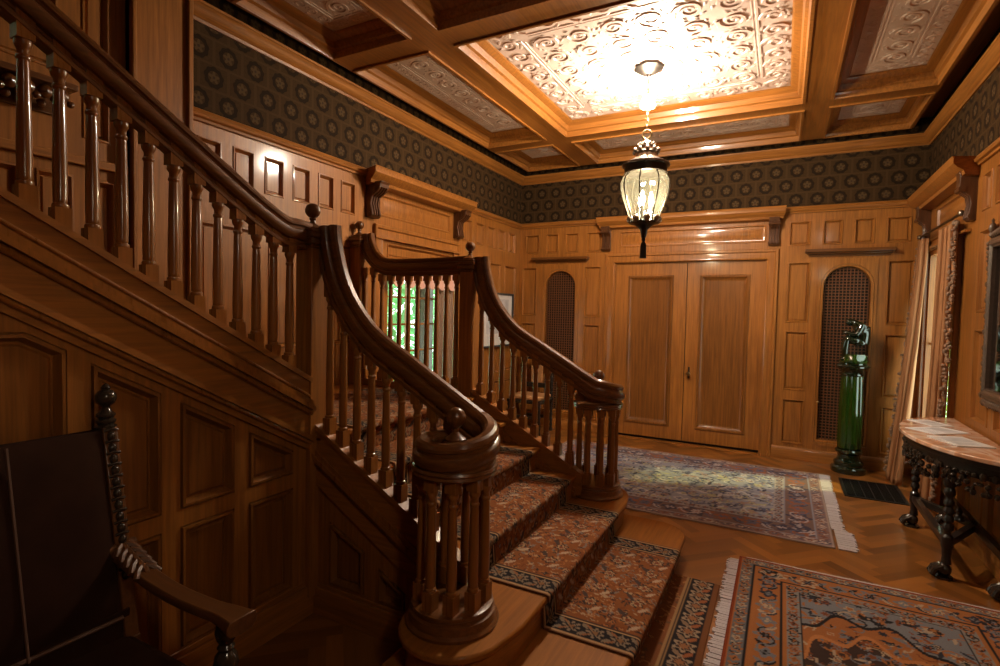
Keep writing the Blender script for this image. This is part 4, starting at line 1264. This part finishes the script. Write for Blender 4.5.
def paper(name, x, y, rz, w, l, mat, label, cat, z=TZ, th=.004, spot=None):
    o = empty(name, (x, y, z), label, cat, 'papers on the console table')
    def R(u, v, h): return (x + u * cos(rz) - v * sin(rz), y + u * sin(rz) + v * cos(rz), z + .001 + h)
    MB().prism(rect(-w / 2, w / 2, -l / 2, l / 2), R, 0, th).build('sheet', mat, o)
    m_ = MB().prism(rect(-w * .36, w * .36, -l * .08, l * .36), R, th, th + .0006)
    for k in range(6): m_.prism(rect(-w * .36, w * .30, -l * .15 - k * l * .045, -l * .135 - k * l * .045), R, th, th + .0006)
    m_.build('printing', M['print'], o)
paper('leaflet', .98, 4.93, .5, .16, .23, M['paper'], 'white leaflet lying at the far end of the marble table', 'leaflet')
paper('brochure', .96, 4.62, -.9, .21, .29, M['paper'], 'open pale brochure in the middle of the marble table', 'brochure')
paper('magazine', 1.00, 4.26, .35, .21, .28, M['mount'], 'pale magazine at the near end of the marble table', 'magazine', th=.008)

# ================================================================== MIRROR
mr = empty('wall_mirror', (XR, 4.42, 1.03), 'carved dark-framed mirror above the console table', 'mirror')
my0, my1, mz0, mz1 = 3.80, 4.64, 1.05, 2.10
M['mframe'] = plain('weathered_carving', (.085, .048, .028), .38, noise=.5, nscale=50)
MB().plate(rect(my0, my1, mz0, mz1), [rect(my0 + .06, my1 - .06, mz0 + .06, mz1 - .06)], T_right, .004, .035).build('frame', M['mframe'], mr, bev=.010)
MB().panel(rect(my0 + .02, my1 - .02, mz0 + .02, mz1 - .02), [(0, .034), (.008, .045), (.022, .048), (.034, .036)], T_right, cap=False).build('frame_moulding', M['mframe'], mr)
MB().plate(rect(my0 + .05, my1 - .05, mz0 + .05, mz1 - .05), [], T_right, .008, .014).build('glass', M['mirror'], mr)
cv = MB(); r_ = random.Random(2)
for i in range(26):
    y = my0 + (my1 - my0) * (i + .5) / 26
    for zz, s_ in ((mz0 - .012, -1), (mz1 + .012, 1)):
        hgt = .018 + (.05 * sin(pi * (i + .5) / 26) if s_ > 0 else .018 * abs(sin(i * .8)))
        cv.ball(T_right(y, zz + s_ * hgt * .5, .028), .017, 8, 6, sz=1 + hgt * 14)
for i in range(30):
    z = mz0 + (mz1 - mz0) * (i + .5) / 30
    for yy in (my0 - .004, my1 + .004): cv.ball(T_right(yy + r_.uniform(-.006, .006), z, .03), .012 + .006 * (i % 3 == 0), 8, 5, sz=1.3)
for yy in (my0, my1):
    cv.lathe([(.001, 0), (.022, 0), (.014, .02), (.024, .045), (.018, .07), (.006, .085), (.010, .10), (.001, .115)], T_right(yy - .02 if yy > 4.4 else yy + .02, mz1 + .02, .03), 10)
    for k in range(5): cv.ball(T_right(yy + (.012 if yy > 4.4 else -.012), mz1 - .03 - k * .028, .035), .017 - .001 * k, 8, 6)
cv.build('carving', M['mframe'], mr)

# ================================================================== CURTAINS
def curtain(name, y0t, y1t, y0b, y1b, xt, xb, folds, label, zt=2.328, fringe_far=False, nu=90, nv=40, amp=.030, pinch=0.):
    root = empty(name, (xt, (y0t + y1t) / 2, 0), label, 'curtain', 'fawn curtains at the right window')
    vs = []; fs = []
    def P(u, v):
        w = v ** 1.3
        y = (y0t + (y0b - y0t) * w) * (1 - u) + (y1t + (y1b - y1t) * w) * u
        t_ = min(1, max(0, (v - .48) / .14)); y += pinch * (1 - u) * t_ * t_ * (3 - 2 * t_)
        ph = u * folds * 2 * pi
        x = xt + (xb - xt) * w + amp * (.55 + .6 * v) * sin(ph) + .010 * sin(ph * 2.3 + 4 * v)
        y += .012 * cos(ph * 1.7 + 2 * v)
        return (x, y, zt + (.012 - zt) * v)
    for j in range(nv + 1):
        for i in range(nu + 1): vs.append(P(i / nu, j / nv))
    for j in range(nv):
        for i in range(nu):
            a = j * (nu + 1) + i; fs.append((a, a + 1, a + nu + 2, a + nu + 1))
    o = MB().add(vs, fs).build('drape', M['curtain'], root, smooth=70)
    md = o.modifiers.new('thickness', 'SOLIDIFY'); md.thickness = .005
    f = MB(); r_ = random.Random(5)
    for k in range(74):
        v = (k + .5) / 75; x, y, z = P(1. if fringe_far else 0., v); s_ = 1 if fringe_far else -1
        for m in range(2):
            f.ball((x - .012 + r_.uniform(-.02, .012), y + s_ * (.004 + .026 * m) + r_.uniform(-.006, .006), z + r_.uniform(-.012, .012)), r_.uniform(.011, .019), 7, 5, sz=r_.uniform(.7, 1.3))
    f.build('tassel_fringe', M['fringe'], root)
curtain('window_curtain', 6.31, 6.57, 6.10, 6.46, 1.158, .985, 4, 'far fawn curtain at the right window, beside the green column', fringe_far=True)
curtain('window_curtain', 5.33, 5.80, 5.40, 5.84, 1.158, 1.130, 5, 'near fawn curtain with a tassel edge, behind the marble table', amp=.020)
rod = empty('curtain_rod', (1.165, 5.8, 2.355), 'thin curtain rod with ball ends at the right window', 'curtain rod')
MB().tube([(1.160, 5.24, 2.372), (1.160, 6.61, 2.372)], .011, 10).build('pole', M['bronze'], rod)
for y in (5.225, 6.615): MB().ball((1.160, y, 2.372), .024).build('finial', M['pewter'], rod)
for y in (5.27, 6.58): MB().tube([(1.160, y, 2.372), (1.215, y, 2.372)], .008, 8).build('bracket', M['bronze'], rod)
# beaded curtain and scalloped pelmet at the left window
lc = empty('beaded_curtain', (XL + .05, 4.76, .6), 'brown curtain with a beaded edge at the left window, behind the balusters', 'curtain')
vs, fs = [], []; nu, nv = 40, 20
for j in range(nv + 1):
    for i in range(nu + 1):
        u, v = i / nu, j / nv
        vs.append((XL + .055 + .016 * sin(u * 6 * pi), 4.57 + .33 * u, 1.80 - 1.19 * v))
for j in range(nv):
    for i in range(nu):
        a = j * (nu + 1) + i; fs.append((a, a + 1, a + nu + 2, a + nu + 1))
o = MB().add(vs, fs).build('drape', M['fringe'], lc, smooth=70); md = o.modifiers.new('thickness', 'SOLIDIFY'); md.thickness = .005
f = MB()
for k in range(38): f.ball((XL + .075, 4.56, 1.78 - k * .031), .013, 8, 6)
f.build('beads', M['curtain'], lc)
pv = empty('scalloped_pelmet', (XL + .03, 4.43, 1.8), 'pink scalloped pelmet across the top of the left window', 'pelmet')
mb = MB()
for k in range(6):
    a = 3.83 + k * .18; b = a + .178
    mb.prism([(a, 1.94), (b, 1.94)] + [((a + b) / 2 + .084 * cos(pi * t / 8), 1.83 - .075 * sin(pi * t / 8)) for t in range(9)], T_left, .085 + .006 * (k % 2), .095 + .006 * (k % 2))
mb.build('fabric', M['valance'], pv)
MB().box(XL + .02, XL + .10, 3.80, 4.93, 1.935, 1.96).build('board', M['oak_y'], pv)

# ================================================================== SMALL FITTINGS
vent = empty('floor_vent', (.77, 5.82, 0), 'dark iron floor vent in the parquet beside the green column', 'vent')
MB().plate(rect(.535, 1.0, 5.52, 6.12), [rect(.56, .975, 5.545, 6.095)], T_flat, .001, .007).build('frame', M['iron'], vent)
mb = MB()
for i in range(20): mb.box(.56, .975, 5.553 + i * .027, 5.563 + i * .027, .001, .006)
for i in range(5): mb.box(.62 + i * .07, .628 + i * .07, 5.545, 6.095, .001, .0055)
mb.build('grating', M['iron'], vent)
MB().box(.56, .975, 5.545, 6.095, .0004, .0012).build('shade_sheet', M['shadow'], vent)  # flat dark sheet painted as the shade beneath the grating
sn = empty('sensor', (XL + .04, 4.455, 2.76), 'small white device on the picture rail of the left wall', 'sensor')
MB().box(XL + .004, XL + .045, 4.36, 4.55, 2.762, 2.80).build('case', M['white'], sn, bev=.006)
MB().box(XL + .045, XL + .048, 4.40, 4.51, 2.772, 2.79).build('lens', M['mount'], sn)
# framed picture on the left wall near the corner
pic = empty('framed_picture', (XL, 6.0, 1.1), 'framed picture with a pale mount on the left wall near the corner', 'picture')
py0, py1, pz0, pz1 = 5.60, 6.43, 1.10, 1.79
MB().plate(rect(py0, py1, pz0, pz1), [rect(py0 + .022, py1 - .022, pz0 + .022, pz1 - .022)], T_left, .004, .032).build('frame', M['ink'], pic, bev=.003)
MB().plate(rect(py0 + .02, py1 - .02, pz0 + .02, pz1 - .02), [], T_left, .008, .014).build('mount', M['mount'], pic)
MB().plate(rect(py0 + .12, py1 - .12, pz0 + .17, pz1 - .08), [], T_left, .0145, .016).build('print', M['print'], pic)

# dark carved chair in the far left corner
sc = empty('carved_side_chair', (-2.86, 6.25, 0), 'dark carved side chair in the far left corner, seen between balusters', 'chair')
cx, cy = -2.86, 6.28
for sx in (-1, 1):
    mb = MB(); pr = [(.001, .0), (.024, 0), (.026, .03)]
    for k in range(14): pr += [(.016, .06 + k * .068), (.024, .085 + k * .068), (.016, .11 + k * .068)]
    pr += [(.03, 1.03), (.012, 1.05), (.024, 1.08), (.001, 1.11)]
    mb.lathe(pr, (cx + sx * .21, cy + .20, 0), 10); mb.build('back_post', M['ebony_z'], sc)
    mb = MB(); pr = [(.001, 0), (.024, 0), (.026, .03)]
    for k in range(5): pr += [(.016, .06 + k * .07), (.024, .09 + k * .07), (.016, .12 + k * .07)]
    mb.lathe(pr + [(.026, .42), (.001, .425)], (cx + sx * .21, cy - .19, 0), 10); mb.build('leg', M['ebony_z'], sc)
MB().box(cx - .235, cx + .235, cy - .22, cy + .22, .40, .44).build('seat_rail', M['ebony_x'], sc, bev=.006)
MB().box(cx - .22, cx + .22, cy - .205, cy + .18, .44, .495).build('seat', M['tan_seat'], sc, bev=.02)
mb = MB()
for z in (.56, .93): mb.box(cx - .20, cx + .20, cy + .18, cy + .22, z, z + .06)
for k in range(7): mb.ball((cx - .18 + k * .06, cy + .20, 1.01), .026, 8, 6, sz=1.4)
mb.build('back_rail', M['ebony_x'], sc)
MB().box(cx - .085, cx + .085, cy + .185, cy + .21, .62, .93).build('back_panel', M['tan_seat'], sc, bev=.008)
MB().box(cx - .20, cx + .20, cy - .20, cy - .17, .20, .24).box(cx - .20, cx + .20, cy + .19, cy + .21, .16, .2).build('stretcher', M['ebony_x'], sc, bev=.004)

# ================================================================== ARMCHAIR AGAINST THE STAIRCASE
ac = empty('carved_armchair', (-1.65, .68, 0), 'dark carved armchair with a brown velvet back, against the staircase panelling', 'armchair')
yr, yl = .950, .370                             # the two sides
M['chairwood'] = wood('chair_walnut', (.045, .016, .005), (.130, .048, .014), 'x', .22, coat=.4)
def lerp3(a, b, t): return tuple(p + (q - p) * t for p, q in zip(a, b))
for y in (yr, yl):
    B, Tp = (-1.855, y, .46), (-1.985, y, 1.135)
    side = V((0, 1, 0))
    stl = MB().sweep([(-.022, -.024), (.022, -.024), (.022, .024), (-.022, .024)], [lerp3(B, Tp, 0), lerp3(B, Tp, 1)], sides=side)
    so = stl.build('back_stile', M['chairwood'], ac, bev=.004)
    cvb = MB()
    for k in range(13):
        p = lerp3(B, Tp, .30 + .055 * k); cvb.ball((p[0] + .024, p[1], p[2]), .0135, 10, 6, sz=1.25)
        cvb.tube([(p[0] + .022, p[1] - .020, p[2] + .020), (p[0] + .026, p[1], p[2] + .024), (p[0] + .022, p[1] + .020, p[2] + .020)], .005, 6)
    cvb.build('carved_beading', M['carve'], so)
    MB().lathe([(.001, 0), (.030, 0), (.032, .010), (.024, .016), (.030, .024), (.030, .030), (.022, .036), (.028, .044), (.028, .050), (.018, .058), (.012, .072), (.016, .078),
                (.026, .086), (.032, .100), (.031, .114), (.022, .126), (.012, .130), (.014, .138), (.008, .148), (.001, .152)], (-1.988, y, 1.13), 16).build('finial', M['carve'], so)
    MB().sweep([(-.024, -.026), (.024, -.026), (.024, .026), (-.024, .026)], [(-1.90, y, 0), (-1.855, y, .47)], sides=side).build('leg', M['chairwood'], ac, bev=.005)
    # arm: leaf-carved at the back, flat and flared at the front
    ap = catmull([(-1.90, y, .735), (-1.84, y, .715), (-1.74, y, .685), (-1.60, y, .668), (-1.46, y, .668), (-1.365, y, .673), (-1.290, y, .668)], 5)
    n = len(ap); prof = [(-.030, -.018), (.030, -.018), (.036, -.006), (.034, .008), (.024, .018), (0, .021), (-.024, .018), (-.034, .008), (-.036, -.006)]
    scl = [1.15 - .25 * min(1, i / 8) + (.55 * max(0, (i - n * .72) / (n * .28)) ** 1.5) for i in range(n)]
    ao = MB().sweep(prof, ap, sides=side, scale=scl).build('arm', M['chairwood'], ac, bev=.003)
    cvb = MB()
    for k in range(5):
        for s_ in (-1, 0, 1):
            cvb.tube([(-1.885 + k * .028, y + s_ * .006, .757 - k * .011), (-1.872 + k * .028, y + s_ * .022, .752 - k * .011), (-1.855 + k * .028, y + s_ * .036, .735 - k * .011)], .010, 7)
    cvb.tube([(-1.90, y - .042, .745), (-1.90, y + .042, .745)], .022, 10)
    cvb.build('leaf_carving', M['chairwood'], ao)
    pst = MB().lathe([(.001, .46), (.030, .46), (.030, .47), (.018, .485), (.026, .51), (.034, .535), (.030, .56), (.018, .575), (.024, .585), (.018, .595), (.026, .61), (.030, .63), (.026, .650), (.001, .655)], (-1.36, y, 0), 16, mod=lambda a, z: 1 + .07 * sin(a * 8))
    pst.build('arm_post', M['carve'], ac)
    MB().lathe([(.001, 0), (.03, 0), (.034, .03), (.022, .05), (.02, .09), (.032, .13), (.03, .20), (.02, .24), (.03, .27), (.028, .36), (.001, .37)], (-1.36, y, 0), 14).build('leg', M['chairwood'], ac)
def slab(x0, x1, y0, y1, z0, z1, tilt=0): return None
bp_ = MB()
Bq = lambda y, t, d: (-1.860 - .120 * t + d, y, .545 + .585 * t)
nu, nv = 18, 18; vs = []; fs = []
for j in range(nv + 1):
    for i in range(nu + 1):
        u, v = i / nu, j / nv
        puff = .032 * (1 - (2 * u - 1) ** 6) * (1 - (2 * v - 1) ** 6)
        y = yl + .024 + (yr - yl - .048) * u
        vs.append(Bq(y, v, .012 + puff))
for j in range(nv):
    for i in range(nu):
        a = j * (nu + 1) + i; fs.append((a, a + 1, a + nu + 2, a + nu + 1))
b0 = len(vs); vs += [Bq(yl + .024, 0, -.02), Bq(yr - .024, 0, -.02), Bq(yr - .024, 1, -.02), Bq(yl + .024, 1, -.02)]
c_ = [0, nu, (nv + 1) * (nu + 1) - 1, nv * (nu + 1)]
fs += [(b0, b0 + 1, b0 + 2, b0 + 3)]
edges = [[i for i in range(nu + 1)], [j * (nu + 1) + nu for j in range(nv + 1)], [nv * (nu + 1) + i for i in range(nu, -1, -1)], [j * (nu + 1) for j in range(nv, -1, -1)]]
for k, e_ in enumerate(edges): fs.append(tuple(e_) + (b0 + (k + 1) % 4, b0 + k))
bk = MB().add(vs, fs).build('back_cushion', M['velvet'], ac, smooth=50)
pp = MB().tube([Bq(yl + .03 + (yr - yl - .06) * t / 10, 0, .03) for t in range(11)], .007, 6).tube([Bq(.672, t / 10, .046) for t in range(11)], .004, 6)
pp.build('piping', plain('velvet_piping', (.075, .030, .014), .7), bk)
MB().box(-1.885, -1.845, yl, yr, .44, .56).build('back_rail', M['velvet'], ac, bev=.004)
MB().box(-1.89, -1.32, yl - .02, yr + .02, .36, .41).build('seat_rail', M['chairwood'], ac, bev=.008)
MB().box(-1.87, -1.315, yl - .01, yr + .01, .41, .475).build('seat', M['velvet'], ac, bev=.03)
MB().sweep([(-.015, -.02), (.015, -.02), (.015, .02), (-.015, .02)], [(-1.36, yl, .17), (-1.36, yr, .17)]).sweep([(-.015, -.02), (.015, -.02), (.015, .02), (-.015, .02)], [(-1.88, yl, .2), (-1.88, yr, .2)]).build('stretcher', M['chairwood'], ac, bev=.004)

# ================================================================== OUTSIDE: shrubs beyond the windows, daylight
def shrub(name, c, rx, ry, rz, n, mat, label, seed, trunk=None):
    r_ = random.Random(seed); mb = MB()
    root = empty(name, (c[0], c[1], 0), label, 'shrub')
    for i in range(n):
        while True:
            p = V((r_.uniform(-1, 1), r_.uniform(-1, 1), r_.uniform(-1, 1)))
            if .45 < p.length < 1: break
        p = V((c[0] + p.x * rx, c[1] + p.y * ry, c[2] + p.z * rz))
        a = V((r_.gauss(0, 1), r_.gauss(0, 1), r_.gauss(0, 1))).normalized(); b = a.orthogonal().normalized()
        L = r_.uniform(.06, .12); b = b * L * .42; a = a * L
        mb.add([p - a, p + b, p + a, p - b], [(0, 1, 2, 3)])
    f = mb.build('foliage', mat, root, smooth=0)
    t_ = trunk or (c[0], c[1])
    MB().tube([(t_[0], t_[1], -.3), (t_[0] + .03, t_[1], c[2] * .6), (t_[0], t_[1] + .04, c[2] + rz * .8)], .06 if not trunk else .13, 10).build('stem', M['ebony_z'], root)
shrub('garden_shrub', (-5.2, 6.0, 1.2), 1.0, 1.9, 1.6, 2600, M['leaf'], 'bright green shrub outside the left window', 1, (-4.35, 5.93))
shrub('garden_shrub', (2.8, 10.0, 1.2), .9, 2.5, 1.6, 2200, M['leafy'], 'yellow-green shrub outside the right window', 2)
shrub('garden_shrub', (-4.5, .0, 3.1), .7, 1.5, 1.6, 3600, M['leaf'], 'green shrub outside the stairwell window', 3)

w = bpy.data.worlds.new('daylight'); bpy.context.scene.world = w; w.use_nodes = True
bg = w.node_tree.nodes['Background']; bg.inputs[0].default_value = (.86, 1, .92, 1); bg.inputs[1].default_value = 5.0
sd = bpy.data.lights.new('sun', 'SUN'); sd.energy = 5.0; sd.angle = radians(4); sd.color = (1, .97, .42)
so = bpy.data.objects.new('sun', sd); C.objects.link(so)
so.rotation_euler = V((-1.8, -.66, -1.6)).to_track_quat('-Z', 'Y').to_euler()

sc_ = bpy.context.scene
vs_ = sc_.view_settings
vs_.view_transform = 'Standard'; vs_.look = 'None'; vs_.gamma = 1; vs_.exposure = .1; vs_.use_curve_mapping = False
sc_.cycles.use_denoising = True
sc_.cycles.max_bounces = 10; sc_.cycles.transparent_max_bounces = 16
sc_.cycles.sample_clamp_indirect = 6
sc_.cycles.caustics_reflective = False; sc_.cycles.caustics_refractive = False
